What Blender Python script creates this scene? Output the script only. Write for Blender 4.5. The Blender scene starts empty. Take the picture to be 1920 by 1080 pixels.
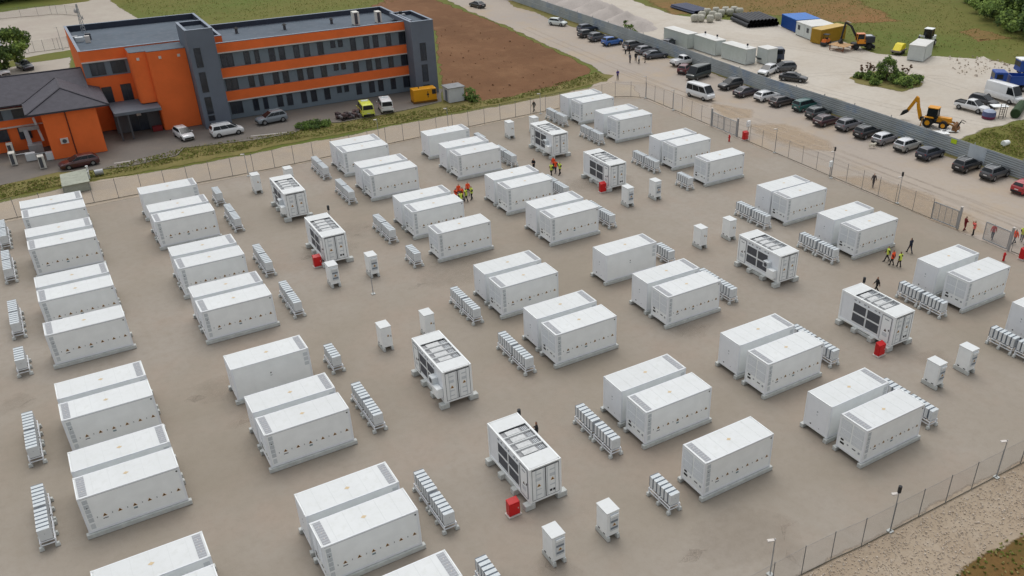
import bpy, bmesh, math, random
from mathutils import Vector, Matrix
random.seed(7)
R = math.radians
SC = bpy.context.scene
COL = SC.collection
# ------------------------------------------------------------------ camera
CAMP = (4.0955, -71.9929, 40.3043); CAMR = (1.03883016, 0.00097083, -0.56437867)
F, PX, PY = 1638.898, 139.185, 70.176
cam = bpy.data.objects.new('camera', bpy.data.cameras.new('camera'))
COL.objects.link(cam); cam.location = CAMP; cam.rotation_euler = CAMR
cam.data.sensor_width = 36; cam.data.lens = F/1920*36
cam.data.shift_x = -PX/1920; cam.data.shift_y = PY/1920
cam.data.clip_end = 3000; SC.camera = cam
# ------------------------------------------------------------------ light
SUN_EL, SUN_AZ = 66, 20     # azimuth from +Y, clockwise
w = bpy.data.worlds.new('World'); SC.world = w; w.use_nodes = True
nt = w.node_tree; nt.nodes.clear()
o_ = nt.nodes.new('ShaderNodeOutputWorld'); bg = nt.nodes.new('ShaderNodeBackground')
sk = nt.nodes.new('ShaderNodeTexSky'); sk.sky_type = 'NISHITA'; sk.sun_disc = False
sk.sun_elevation = R(SUN_EL); sk.sun_rotation = R(SUN_AZ); sk.air_density = 1.6; sk.dust_density = 4.0; sk.ozone_density = 1.0
hs = nt.nodes.new('ShaderNodeHueSaturation'); hs.inputs['Saturation'].default_value = 0.22
nt.links.new(sk.outputs[0], hs.inputs['Color']); nt.links.new(hs.outputs[0], bg.inputs[0]); nt.links.new(bg.outputs[0], o_.inputs[0])
bg.inputs[1].default_value = 0.145
sun = bpy.data.objects.new('sun', bpy.data.lights.new('sun', 'SUN')); COL.objects.link(sun)
sun.data.energy = 0.55; sun.data.angle = R(40); sun.data.color = (1, .97, .92)
sd = Vector((math.sin(R(SUN_AZ))*math.cos(R(SUN_EL)), math.cos(R(SUN_AZ))*math.cos(R(SUN_EL)), math.sin(R(SUN_EL))))
sun.rotation_euler = sd.to_track_quat('Z', 'Y').to_euler()
SC.view_settings.view_transform = 'Standard'; SC.view_settings.look = 'None'
SC.view_settings.exposure = 0.0; SC.view_settings.gamma = 1
# ------------------------------------------------------------------ helpers
RM = cam.matrix_basis.to_3x3() if False else (Matrix.Rotation(CAMR[2], 3, 'Z') @ Matrix.Rotation(CAMR[1], 3, 'Y') @ Matrix.Rotation(CAMR[0], 3, 'X'))
def at(px, py, z=0.0):
    """point of the world at height z that the photo shows at pixel px, py (1920 wide)"""
    d = RM @ Vector(((px-960-PX)/F, -(py-540-PY)/F, -1)); t = (z-CAMP[2])/d.z
    return Vector(CAMP) + d*t
def sr(r, g, b):
    f = lambda c: (c/255/12.92) if c <= 10 else ((c/255+.055)/1.055)**2.4
    return (f(r), f(g), f(b))
MATS = {}
def pm(name, col, rough=.7, metal=0, var=0.0, scale=3.0, bump=0.0, bscale=20., col2=None, spec=.4, scale2=None, col3=None, alpha=None, rnd=0, coat=0):
    """procedural Principled material with noise variation"""
    if name in MATS: return MATS[name]
    m = bpy.data.materials.new(name); m.use_nodes = True; t = m.node_tree; n = t.nodes; l = t.links
    b = n['Principled BSDF']; b.inputs['Roughness'].default_value = rough; b.inputs['Metallic'].default_value = metal
    b.inputs['Specular IOR Level'].default_value = spec
    c4 = (*col, 1)
    tc = n.new('ShaderNodeTexCoord')
    if var > 0 or col2:
        nz = n.new('ShaderNodeTexNoise'); nz.inputs['Scale'].default_value = scale; nz.inputs['Detail'].default_value = 6; nz.inputs['Roughness'].default_value = .62
        l.new(tc.outputs['Object'], nz.inputs['Vector'])
        rp = n.new('ShaderNodeValToRGB'); l.new(nz.outputs[0], rp.inputs[0])
        e = rp.color_ramp.elements; e[0].position = .35; e[1].position = .65
        if col2: e[0].color = c4; e[1].color = (*col2, 1)
        else:
            e[0].color = tuple(max(0, c*(1-var)) for c in col)+(1,); e[1].color = tuple(min(1, c*(1+var)) for c in col)+(1,)
        out = rp.outputs[0]
        if col3 or scale2:
            n2 = n.new('ShaderNodeTexNoise'); n2.inputs['Scale'].default_value = scale2 or scale*6; n2.inputs['Detail'].default_value = 8; n2.inputs['Roughness'].default_value = .7
            l.new(tc.outputs['Object'], n2.inputs['Vector'])
            r2 = n.new('ShaderNodeValToRGB'); l.new(n2.outputs[0], r2.inputs[0]); r2.color_ramp.elements[0].position = .5; r2.color_ramp.elements[1].position = .68
            mx = n.new('ShaderNodeMixRGB'); l.new(r2.outputs[0], mx.inputs[0]); l.new(out, mx.inputs[1]); mx.inputs[2].default_value = (*(col3 or tuple(c*.7 for c in col)), 1)
            out = mx.outputs[0]
        if rnd:
            oi = n.new('ShaderNodeObjectInfo'); mr = n.new('ShaderNodeMapRange'); mr.inputs[3].default_value = 1-rnd; mr.inputs[4].default_value = 1.0; l.new(oi.outputs['Random'], mr.inputs[0])
            ml = n.new('ShaderNodeMixRGB'); ml.blend_type = 'MULTIPLY'; ml.inputs[0].default_value = 1; l.new(out, ml.inputs[1]); l.new(mr.outputs[0], ml.inputs[2]); out = ml.outputs[0]
        l.new(out, b.inputs['Base Color'])
    else: b.inputs['Base Color'].default_value = c4
    if bump > 0:
        nb = n.new('ShaderNodeTexNoise'); nb.inputs['Scale'].default_value = bscale; nb.inputs['Detail'].default_value = 5; l.new(tc.outputs['Object'], nb.inputs['Vector'])
        bp = n.new('ShaderNodeBump'); bp.inputs['Strength'].default_value = bump; bp.inputs['Distance'].default_value = .05
        l.new(nb.outputs[0], bp.inputs['Height']); l.new(bp.outputs[0], b.inputs['Normal'])
    if coat: b.inputs['Coat Weight'].default_value = coat; b.inputs['Coat Roughness'].default_value = .12
    if alpha is not None: b.inputs['Alpha'].default_value = alpha
    MATS[name] = m; return m
class MB:
    def __init__(s): s.v = []; s.f = []; s.m = []; s.ms = []; s.attr = []
    def mi(s, mat):
        if mat not in s.ms: s.ms.append(mat)
        return s.ms.index(mat)
    def add(s, vs, fs, mat):
        k = len(s.v); i = s.mi(mat); s.v += [tuple(v) for v in vs]
        for f in fs: s.f.append(tuple(q+k for q in f)); s.m.append(i)
        return s
    def box(s, c, d, mat, rz=0, top=None):
        x, y, z = d[0]/2, d[1]/2, d[2]/2; tx, ty = (x, y) if top is None else (x*top[0], y*top[1])
        P = [(-x, -y, -z), (x, -y, -z), (x, y, -z), (-x, y, -z), (-tx, -ty, z), (tx, -ty, z), (tx, ty, z), (-tx, ty, z)]
        if rz: P = [(a*math.cos(rz)-b*math.sin(rz), a*math.sin(rz)+b*math.cos(rz), e) for a, b, e in P]
        return s.add([(a+c[0], b+c[1], e+c[2]) for a, b, e in P], [(0, 3, 2, 1), (4, 5, 6, 7), (0, 1, 5, 4), (1, 2, 6, 5), (2, 3, 7, 6), (3, 0, 4, 7)], mat)
    def bx(s, x0, x1, y0, y1, z0, z1, mat): return s.box(((x0+x1)/2, (y0+y1)/2, (z0+z1)/2), (x1-x0, y1-y0, z1-z0), mat)
    def quad(s, a, b, c, d, mat): return s.add([a, b, c, d], [(0, 1, 2, 3)], mat)
    def tri(s, a, b, c, mat): return s.add([a, b, c], [(0, 1, 2)], mat)
    def prism(s, poly, z0, z1, mat, axis='z'):
        n = len(poly)
        def P(p, h): return (p[0], p[1], h) if axis == 'z' else ((p[0], h, p[1]) if axis == 'y' else (h, p[0], p[1]))
        vs = [P(p, z0) for p in poly]+[P(p, z1) for p in poly]
        return s.add(vs, [tuple(range(n))[::-1], tuple(range(n, 2*n))]+[(i, (i+1) % n, n+(i+1) % n, n+i) for i in range(n)], mat)
    def cyl(s, a, b, r, mat, n=10, r2=None, caps=True):
        a = Vector(a); b = Vector(b); d = (b-a).normalized(); u = d.orthogonal().normalized(); v = d.cross(u); r2 = r if r2 is None else r2
        vs = [a+(u*math.cos(2*math.pi*i/n)+v*math.sin(2*math.pi*i/n))*r for i in range(n)]+[b+(u*math.cos(2*math.pi*i/n)+v*math.sin(2*math.pi*i/n))*r2 for i in range(n)]
        fs = [(i, (i+1) % n, n+(i+1) % n, n+i) for i in range(n)]
        if caps: fs += [tuple(range(n))[::-1], tuple(range(n, 2*n))]
        return s.add(vs, fs, mat)
    def beam(s, a, b, w, h, mat):
        a = Vector(a); b = Vector(b); d = (b-a).normalized(); up = Vector((0, 0, 1)) if abs(d.z) < .95 else Vector((1, 0, 0))
        u = d.cross(up).normalized()*w/2; v = u.cross(d).normalized()*h/2
        vs = [a-u-v, a+u-v, a+u+v, a-u+v, b-u-v, b+u-v, b+u+v, b-u+v]
        return s.add(vs, [(0, 1, 2, 3), (7, 6, 5, 4), (0, 4, 5, 1), (1, 5, 6, 2), (2, 6, 7, 3), (3, 7, 4, 0)], mat)
    def mesh(s, name):
        me = bpy.data.meshes.new(name); me.from_pydata(s.v, [], s.f)
        for m in s.ms: me.materials.append(m)
        me.polygons.foreach_set('material_index', s.m)
        bm = bmesh.new(); bm.from_mesh(me); bmesh.ops.recalc_face_normals(bm, faces=bm.faces); bm.to_mesh(me); bm.free()
        me.update(); return me
    def build(s, name, parent=None, bevel=0, smooth=False, label=None, kind=None, loc=None):
        o = bpy.data.objects.new(name, s.mesh(name)); COL.objects.link(o)
        if parent: o.parent = parent
        if loc: o.location = loc
        if bevel:
            b = o.modifiers.new('bevel', 'BEVEL'); b.width = bevel; b.segments = 2; b.limit_method = 'ANGLE'; b.angle_limit = R(30)
        if smooth:
            for p in o.data.polygons: p.use_smooth = True
        if label: o['label'] = label
        if kind: o['kind'] = kind
        return o
def tag(o, label, cat, group=None, kind=None):
    if label: o['label'] = label
    if cat: o['category'] = cat
    if group: o['group'] = group
    if kind: o['kind'] = kind
    return o
def thing(name, label, cat, loc=(0, 0, 0), rz=0, group=None):
    o = bpy.data.objects.new(name, None); COL.objects.link(o); o.location = loc; o.rotation_euler = (0, 0, rz); o.empty_display_size = .3
    return tag(o, label, cat, group)
def copy_tree(o, parent=None):
    c = o.copy(); COL.objects.link(c)
    if parent: c.parent = parent; c.matrix_parent_inverse = o.matrix_parent_inverse.copy()
    for ch in list(KIDS.get(o.name, [])): copy_tree(ch, c)
    return c
KIDS = {}
def remember(root):
    def rec(o):
        k = [x for x in bpy.data.objects if x.parent == o]
        KIDS[o.name] = k
        for q in k: rec(q)
    rec(root)
def place(proto, loc, rz, label, group, first=[None]):
    if not proto.get('used'):
        proto['used'] = 1; o = proto
    else:
        o = copy_tree(proto)
    o.location = loc; o.rotation_euler = (0, 0, rz); o['label'] = label; o['group'] = group
    return o
# ------------------------------------------------------------------ materials
K = 1.0
def c(r, g, b, k=1.0): return tuple(min(.9, x*k) for x in sr(r, g, b))
WHITE = pm('white_paint', c(238, 241, 241, 1.0), .45, var=.035, scale=.9, spec=.3)
WHITE2 = pm('white_paint_cool', c(230, 233, 237, 1.0), .45, var=.03, scale=.8, spec=.3)
ROOFW = pm('white_roof_paint', c(228, 231, 231, .9), .5, var=.025, scale=.5, scale2=1.6, col3=c(222, 225, 223, .89), spec=.25, rnd=.06)
SEAM = pm('seam_grey', c(150, 155, 160), .6)
LOUV = pm('louver_grey', c(204, 209, 212), .6, var=.06, scale=9)
VENTG = pm('roof_vent_grey', c(156, 158, 162), .6, var=.12, scale=14)
DARK = pm('dark_rubber', c(40, 42, 45), .6)
BLACK = pm('black', c(22, 22, 24), .6)
CONC = pm('concrete', c(192, 195, 192), .85, var=.1, scale=2.2, bump=.2, bscale=14)
YEL = pm('sign_yellow', c(206, 160, 84), .6)
YEL2 = pm('sign_black', c(70, 45, 30), .6)
GRILLE = pm('grille_dark', c(78, 80, 86), .6, var=.15, scale=25)
GALV = pm('galvanised', c(160, 163, 166), .45, metal=.35, var=.08, scale=4)
REDP = pm('red_paint', c(190, 22, 26), .4, var=.05, scale=5)
GLASS = pm('car_glass', c(24, 30, 35), .2, spec=.35)
TYRE = pm('tyre', c(34, 34, 35), .85)
RIM = pm('rim_alloy', c(140, 142, 145), .4, metal=.5)
ORANGE = pm('orange_render', c(234, 112, 52), .75, var=.06, scale=.35, bump=.08, bscale=30)
GREYW = pm('grey_render', c(104, 112, 125), .8, var=.06, scale=.3, bump=.08, bscale=30)
GREYF = pm('grey_render_light', c(112, 124, 134), .8, var=.05, scale=.4)
TRIM = pm('pale_trim', c(206, 200, 194), .7, var=.04, scale=2)
PANE = pm('window_glass', c(46, 52, 62), .18, spec=.5, var=.35, scale=.35)
FRAME = pm('window_frame_dark', c(52, 56, 62), .5)
ROOFB = pm('bitumen_roof', c(84, 95, 106), .85, var=.12, scale=.25, scale2=1.2, col3=c(98, 104, 114), bump=.2, bscale=6)
def tile_mat():
    m = pm('tile_roof', c(84, 82, 90), .7, var=.12, scale=1.2)
    t = m.node_tree; b = t.nodes['Principled BSDF']
    tc = t.nodes.new('ShaderNodeTexCoord'); wv = t.nodes.new('ShaderNodeTexWave'); wv.bands_direction = 'Z'; wv.inputs['Scale'].default_value = 2.6; wv.wave_profile = 'SAW'
    t.links.new(tc.outputs['Object'], wv.inputs[0]); bp = t.nodes.new('ShaderNodeBump'); bp.inputs['Strength'].default_value = .9; bp.inputs['Distance'].default_value = .12
    t.links.new(wv.outputs[1], bp.inputs['Height']); t.links.new(bp.outputs[0], b.inputs['Normal']); return m
TILE = tile_mat()
TILED = pm('tile_ridge', c(58, 56, 64), .7)
# ------------------------------------------------------------------ ground
def inset(poly, d):
    n = len(poly); out = []
    area = sum(poly[i][0]*poly[(i+1) % n][1]-poly[(i+1) % n][0]*poly[i][1] for i in range(n)); sg = 1 if area > 0 else -1
    for i in range(n):
        a, b, q = Vector(poly[i-1]), Vector(poly[i]), Vector(poly[(i+1) % n])
        t = (q-a); t = t.normalized() if t.length > 1e-6 else Vector((1, 0))
        nrm = Vector((-t.y, t.x))*sg; out.append((b.x+nrm.x*d, b.y+nrm.y*d))
    return out
def resample(poly, step):
    out = []; n = len(poly)
    for i in range(n):
        a = Vector(poly[i]); b = Vector(poly[(i+1) % n]); L = (b-a).length; k = max(1, min(400, int(L/step)))
        for j in range(k): out.append(tuple(a+(b-a)*j/k))
    return out
def patch(name, poly, z, mat, fade=1.2, jit=.35, step=1.5, label=None, world=False, kind='structure'):
    """ground sheet with a ragged, feathered border (attribute 'edge')"""
    P = poly if world else [tuple(at(x, y).xy) for x, y in poly]
    P = resample(P, step); rnd = random.Random(name)
    P = [(x+rnd.uniform(-jit, jit), y+rnd.uniform(-jit, jit)) for x, y in P]
    Q = inset(P, fade)
    n = len(P); me = bpy.data.meshes.new(name)
    vs = [(x, y, z) for x, y in P]+[(x, y, z) for x, y in Q]
    from mathutils.geometry import tessellate_polygon
    tr = tessellate_polygon([[Vector((x, y, 0)) for x, y in Q]])
    fs = [(i, (i+1) % n, n+(i+1) % n, n+i) for i in range(n)]+[tuple(n+q for q in t) for t in tr]
    me.from_pydata(vs, [], fs); me.materials.append(mat)
    at_ = me.attributes.new('edge', 'FLOAT', 'POINT')
    for i in range(2*n): at_.data[i].value = 0.0 if i < n else 1.0
    bm = bmesh.new(); bm.from_mesh(me)
    for f in bm.faces:
        if f.normal.z < 0: f.normal_flip()
    bm.to_mesh(me); bm.free()
    o = bpy.data.objects.new(name, me); COL.objects.link(o); o['kind'] = kind; o.visible_shadow = False
    if label: o['label'] = label
    return o
def ground_mat(name, cols, s1=.05, s2=.35, s3=3., amt=(.6, .35), bump=.3, bs=8., ragged=.6, streak=0, rough=.92, soft=.3, amax=1.0):
    """cols: base, blotch, second blotch, fine dark; soft border through the edge attribute"""
    m = bpy.data.materials.new(name); m.use_nodes = True; t = m.node_tree; n = t.nodes; l = t.links; b = n['Principled BSDF']
    b.inputs['Roughness'].default_value = rough; b.inputs['Specular IOR Level'].default_value = .15
    tc = n.new('ShaderNodeTexCoord'); vec = tc.outputs['Object']
    def noise(sc, det=6, ro=.6, v=None):
        q = n.new('ShaderNodeTexNoise'); q.inputs['Scale'].default_value = sc; q.inputs['Detail'].default_value = det; q.inputs['Roughness'].default_value = ro; l.new(v or vec, q.inputs['Vector']); return q.outputs[0]
    def ramp(x, a, b_):
        q = n.new('ShaderNodeMapRange'); q.inputs[1].default_value = a; q.inputs[2].default_value = b_; q.clamp = True; l.new(x, q.inputs[0]); return q.outputs[0]
    def mix(f, a, b_, k=1.0):
        q = n.new('ShaderNodeMixRGB')
        if k != 1.0:
            mm = n.new('ShaderNodeMath'); mm.operation = 'MULTIPLY'; l.new(f, mm.inputs[0]); mm.inputs[1].default_value = k; f = mm.outputs[0]
        l.new(f, q.inputs[0])
        for i, x in ((1, a), (2, b_)):
            if isinstance(x, tuple): q.inputs[i].default_value = (*x, 1)
            else: l.new(x, q.inputs[i])
        return q.outputs[0]
    col = mix(ramp(noise(s1), .38, .62), cols[0], cols[1])
    col = mix(ramp(noise(s2, 8, .68), .48, .66), col, cols[2], amt[0])
    col = mix(ramp(noise(s3, 8, .75), .45, .75), col, cols[3], amt[1])
    if streak:
        mp = n.new('ShaderNodeMapping'); mp.inputs['Scale'].default_value = (1, .12, 1); mp.inputs['Rotation'].default_value = (0, 0, R(streak)); l.new(vec, mp.inputs[0])
        col = mix(ramp(noise(.8, 4, .6, mp.outputs[0]), .52, .7), col, cols[1], .35)
    l.new(col, b.inputs['Base Color'])
    bp = n.new('ShaderNodeBump'); bp.inputs['Strength'].default_value = bump; bp.inputs['Distance'].default_value = .06; l.new(noise(bs, 6, .7), bp.inputs['Height']); l.new(bp.outputs[0], b.inputs['Normal'])
    # ragged border
    ea = n.new('ShaderNodeAttribute'); ea.attribute_name = 'edge'
    ad = n.new('ShaderNodeMath'); ad.operation = 'MULTIPLY_ADD'; l.new(noise(.7, 8, .7), ad.inputs[0]); ad.inputs[1].default_value = 2*ragged; l.new(ea.outputs['Fac'], ad.inputs[2])
    al = ramp(ad.outputs[0], .5-soft/2+ragged, .5+soft/2+ragged)
    if amax < 1:
        mm_ = n.new('ShaderNodeMath'); mm_.operation = 'MULTIPLY'; l.new(al, mm_.inputs[0]); mm_.inputs[1].default_value = amax; al = mm_.outputs[0]
    l.new(al, b.inputs['Alpha'])
    return m
G_SITE = ground_mat('packed_gravel', [c(160, 152, 142), c(148, 139, 126), c(158, 144, 131), c(138, 128, 116)], .035, .11, 1.4, (.65, .45), .3, 9, streak=25)
G_PARK = ground_mat('parking_gravel', [c(172, 161, 149), c(163, 154, 146), c(184, 163, 134), c(150, 140, 128)], .05, .1, 1.6, (.55, .35), .3, 6, streak=70)
G_YARD = ground_mat('pale_gravel', [c(196, 189, 178), c(186, 178, 166), c(176, 164, 148), c(160, 150, 136)], .04, .14, 1.1, (.5, .35), .3, 5, streak=40)
G_ROAD = ground_mat('sandy_track', [c(175, 162, 145), c(163, 152, 139), c(184, 166, 142), c(146, 134, 118)], .06, .2, 1.8, (.5, .3), .3, 8, streak=92)
G_DIRT = ground_mat('brown_soil', [c(122, 88, 62), c(108, 77, 53), c(134, 101, 73), c(92, 68, 48)], .04, .15, .9, (.6, .45), .7, 2.5, streak=100)
G_VERGE = ground_mat('verge_grass_earth', [c(112, 108, 62), c(128, 118, 74), c(96, 98, 50), c(138, 124, 90)], .12, .4, 2., (.7, .4), .6, 6, ragged=.8)
G_GRASS = ground_mat('meadow', [c(94, 106, 48), c(110, 106, 56), c(80, 98, 38), c(120, 100, 60)], .03, .12, .6, (.6, .4), .6, 2, ragged=.8)
G_ASPH = ground_mat('old_asphalt', [c(122, 116, 110), c(112, 107, 102), c(134, 124, 112), c(100, 94, 88)], .06, .25, 2., (.5, .3), .15, 12)
G_PAVE = ground_mat('concrete_yard', [c(176, 168, 156), c(168, 158, 148), c(184, 178, 166), c(150, 142, 130)], .04, .15, 1., (.5, .3), .15, 5)
G_COARSE = ground_mat('coarse_gravel', [c(166, 151, 132), c(152, 135, 116), c(174, 162, 146), c(138, 122, 104)], .09, .6, 3.5, (.6, .5), .5, 5)
G_EARTH = ground_mat('brown_earth_grass', [c(108, 84, 48), c(120, 92, 56), c(92, 86, 44), c(70, 58, 34)], .1, .5, 2.5, (.6, .5), .8, 5, ragged=.8)
G_TURN = ground_mat('reddish_scrub', [c(120, 102, 60), c(136, 102, 66), c(102, 100, 52), c(98, 86, 52)], .05, .2, .8, (.6, .4), .6, 2, ragged=.8)
G_SANDY = ground_mat('sandy_spots', [c(184, 164, 138), c(180, 162, 140), c(178, 160, 136), c(172, 154, 132)], .2, .4, 2., (.4, .3), .3, 6, ragged=1.0, soft=1.2, amax=.55)

mb = MB(); mb.quad((-900, -500, -.12), (1200, -500, -.12), (1200, 1500, -.12), (-900, 1500, -.12), G_GRASS)
o = mb.build('ground', kind='structure')
ea = o.data.attributes.new('edge', 'FLOAT', 'POINT')
for d in ea.data: d.value = 3.0
patch('scrub_ground', [(1130, -40), (1195, 2), (1262, 30), (1440, 30), (1540, 48), (1700, 40), (1620, 0), (1560, -40)], -.105, G_TURN, 4, 1.5, 4)
patch('scrub_ground', [(1795, 58), (1830, 50), (1880, 62), (1905, 72), (1830, 78)], -.105, G_TURN, 2, .6, 2)
patch('paved_yard', [(-80, 30), (0, 22), (60, 13), (110, 8), (160, 2), (195, -12), (228, 14), (262, 34), (330, 46), (420, 70), (140, 100), (130, 140), (0, 165), (-90, 165)], -.10, G_PAVE, .8, .25, 2)
patch('soil_field', [(690, 12), (745, -12), (806, -6), (880, 22), (940, 46), (1000, 74), (1050, 97), (1108, 124), (1112, 136), (1060, 158), (1010, 170), (960, 181), (870, 196), (822, 170), (815, 60), (780, 40)], -.095, G_DIRT, 1.0, .5, 1.6)
patch('asphalt_forecourt', [(-90, 362), (0, 348), (110, 322), (180, 318), (240, 312), (330, 292), (345, 277), (480, 262), (548, 250), (590, 230), (640, 228), (760, 206), (830, 190), (830, 165), (440, 190), (200, 230), (0, 260), (-90, 290)], -.05, G_ASPH, .35, .12, 1.5)
patch('verge', [(-90, 395), (0, 374), (110, 347), (170, 337), (240, 327), (330, 312), (460, 287), (550, 268), (640, 252), (750, 230), (880, 205), (960, 191), (1050, 173), (1140, 152), (1150, 140), (1118, 133), (1060, 155), (960, 179), (900, 188), (830, 186), (760, 204), (640, 226), (590, 228), (548, 248), (480, 259), (345, 274), (330, 290), (240, 310), (180, 315), (110, 319), (0, 345), (-90, 360)], -.06, G_VERGE, .6, .35, 1.2)
patch('parking_ground', [(800, -40), (960, -40), (1000, 14), (1080, 42), (1180, 75), (1255, 100), (1335, 130), (1440, 170), (1600, 222), (1740, 275), (1863, 311), (1920, 333), (2060, 385), (2060, 580), (1870, 488), (1728, 430), (1575, 356), (1368, 270), (1200, 194), (1150, 182), (1090, 178), (1100, 165), (1128, 140), (1112, 126), (1050, 97), (1000, 74), (940, 46), (880, 22), (820, -8)], -.07, G_PARK, 1.0, .4, 2)
patch('yard_ground', [(985, -60), (1120, -30), (1200, 4), (1262, 26), (1330, 34), (1440, 40), (1540, 62), (1600, 82), (1640, 98), (1700, 104), (1757, 103), (1830, 108), (1850, 104), (1870, 112), (1920, 122), (2000, 138), (2000, 212), (1920, 226), (1850, 243), (1805, 262), (1780, 262), (1675, 224), (1560, 184), (1440, 154), (1335, 111), (1210, 75), (1145, 51), (1085, 31), (1000, -10)], -.09, G_YARD, 1.0, .5, 2)
patch('perimeter_track', [(-90, 398), (0, 377), (170, 338), (330, 314), (460, 289), (550, 270), (640, 254), (750, 232), (880, 207), (960, 193), (1050, 175), (1146, 152), (1190, 160), (1214, 190), (1150, 198), (872, 250), (505, 334), (182, 400), (0, 440), (-90, 455)], -.04, G_ROAD, .8, .3, 1.5)
patch('site_ground', [(-70, 41.5), (7, 41.4), (27, 42), (57, 44.2), (84, 45.4), (87.8, 42.5), (87.6, 25), (87.5, 10), (87.2, -5), (87, -25), (87, -47.4), (56, -47.4), (41, -47.1), (28, -46.9), (10, -46.9), (10, -70), (-70, -70)], -.02, G_SITE, .8, .15, 2, world=True)
patch('gravel_bank', [(5, -45.2), (34, -45.2), (41, -45.4), (56, -45.7), (95, -46.0), (95, -90), (5, -90)], -.03, G_COARSE, .4, .15, 1.2, world=True)
patch('earth_bank', [(1770, 1110), (1800, 1060), (1850, 1028), (1890, 1005), (1935, 985), (2000, 950), (2100, 1110)], -.015, G_EARTH, .8, .4, 1.0)
patch('wall_verge', [(1000, 4), (1040, 18), (1085, 34), (1150, 55), (1190, 72), (1255, 98), (1335, 128), (1440, 168), (1740, 272), (1925, 333), (1915, 338), (1735, 280), (1440, 176), (1335, 137), (1250, 108), (1185, 83), (1140, 68), (1080, 52), (1030, 36), (1000, 22), (960, 12), (950, 0)], -.045, G_VERGE, .35, .3, 1.)
patch('roundabout_island', [(1592, 147), (1604, 137), (1640, 132), (1700, 136), (1730, 150), (1732, 160), (1712, 168), (1690, 172), (1655, 165), (1610, 158)], -.04, G_VERGE, .7, .4, 1.)
patch('sandy_spots', [(1470, 230), (1560, 262), (1570, 285), (1500, 282), (1420, 250), (1400, 232)], -.055, G_SANDY, 1.1, .4, 1.5)
patch('sandy_spots', [(1560, 330), (1640, 330), (1720, 352), (1820, 400), (1860, 440), (1800, 440), (1700, 392)], -.055, G_SANDY, 1.1, .4, 1.5)
patch('sandy_spots', [(1330, 192), (1420, 205), (1410, 222), (1350, 222)], -.055, G_SANDY, .8, .3, 1.5)
G_TYRE = ground_mat('tyre_marks', [c(128, 118, 106), c(120, 110, 98), c(140, 128, 114), c(112, 102, 92)], .3, .8, 4., (.5, .4), .5, 14, ragged=1.1, soft=1.3, amax=.1)
G_STAIN = ground_mat('damp_stain', [c(130, 118, 106), c(136, 122, 106), c(124, 114, 104), c(118, 108, 98)], .1, .4, 2., (.5, .3), .3, 10, ragged=1.0, soft=1.5, amax=.14)
def ruts(pts, z, gauge=1.7):
    for s in (-1, 1):
        L_ = []; R_ = []
        for i, p in enumerate(pts):
            a = Vector(pts[max(0, i-1)]); b = Vector(pts[min(len(pts)-1, i+1)]); d = (b-a).normalized(); nn = Vector((-d.y, d.x)); q = Vector(p)+nn*s*gauge/2
            L_.append(tuple(q+nn*.3)); R_.append(tuple(q-nn*.3))
        patch('tyre_track', L_+R_[::-1], z, G_TYRE, .2, .05, .8, world=True)
def arc(x0, y0, x1, y1, bend, n=14):
    out = []
    for i in range(n+1):
        t_ = i/n; x = x0+(x1-x0)*t_; y = y0+(y1-y0)*t_; d = Vector((x1-x0, y1-y0)).normalized(); k = bend*math.sin(math.pi*t_); out.append((x-d.y*k, y+d.x*k))
    return out
rs = random.Random(11)
for i in range(14):
    x, y, r = rs.uniform(-5, 84), rs.uniform(-45, 40), rs.uniform(1.5, 5)
    patch('damp_stain', [(x+r*math.cos(a)*rs.uniform(.6, 1.4), y+r*.7*math.sin(a)*rs.uniform(.6, 1.4)) for a in [6.283*k/9 for k in range(9)]], -.008+.0001*i, G_STAIN, min(1.2, r*.4), .2, .7, world=True)
# tracks on the car park and the yard
for i, a in enumerate(((94, 60, 93, -45, 1.5), (97.5, 100, 95.5, -30, -2), (90.5, 30, 92, -40, 1), (118, 60, 124, 0, -5), (123, 75, 136, 18, 6), (116, 40, 140, 24, 3))):
    ruts(arc(*a, n=24), -.05+.001*i)
# painted lines on the forecourt
PAINTL = pm('road_paint', c(205, 202, 196), .8, var=.1, scale=3)
for a, b in (((214, 306), (293, 295)), ((470, 255), (539, 248))):
    A_, B_ = at(*a, -.045), at(*b, -.045); d = (B_-A_).normalized(); s = Vector((-d.y, d.x, 0))*.09
    q = MB(); q.quad(A_-s, B_-s, B_+s, A_+s, PAINTL); q.build('road_marking', kind='structure')
# kerb between forecourt and verge
kb = MB()
pts = [at(x, y) for x, y in ((112, 322), (180, 318), (240, 312), (330, 292), (345, 277), (480, 262), (548, 250), (590, 231), (640, 229), (760, 206), (820, 192))]
for a, b in zip(pts, pts[1:]): kb.beam(a, b, .14, .12, pm('old_kerb', c(134, 128, 118), .9, var=.1, scale=2))
kb.build('kerb', kind='structure')
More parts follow.
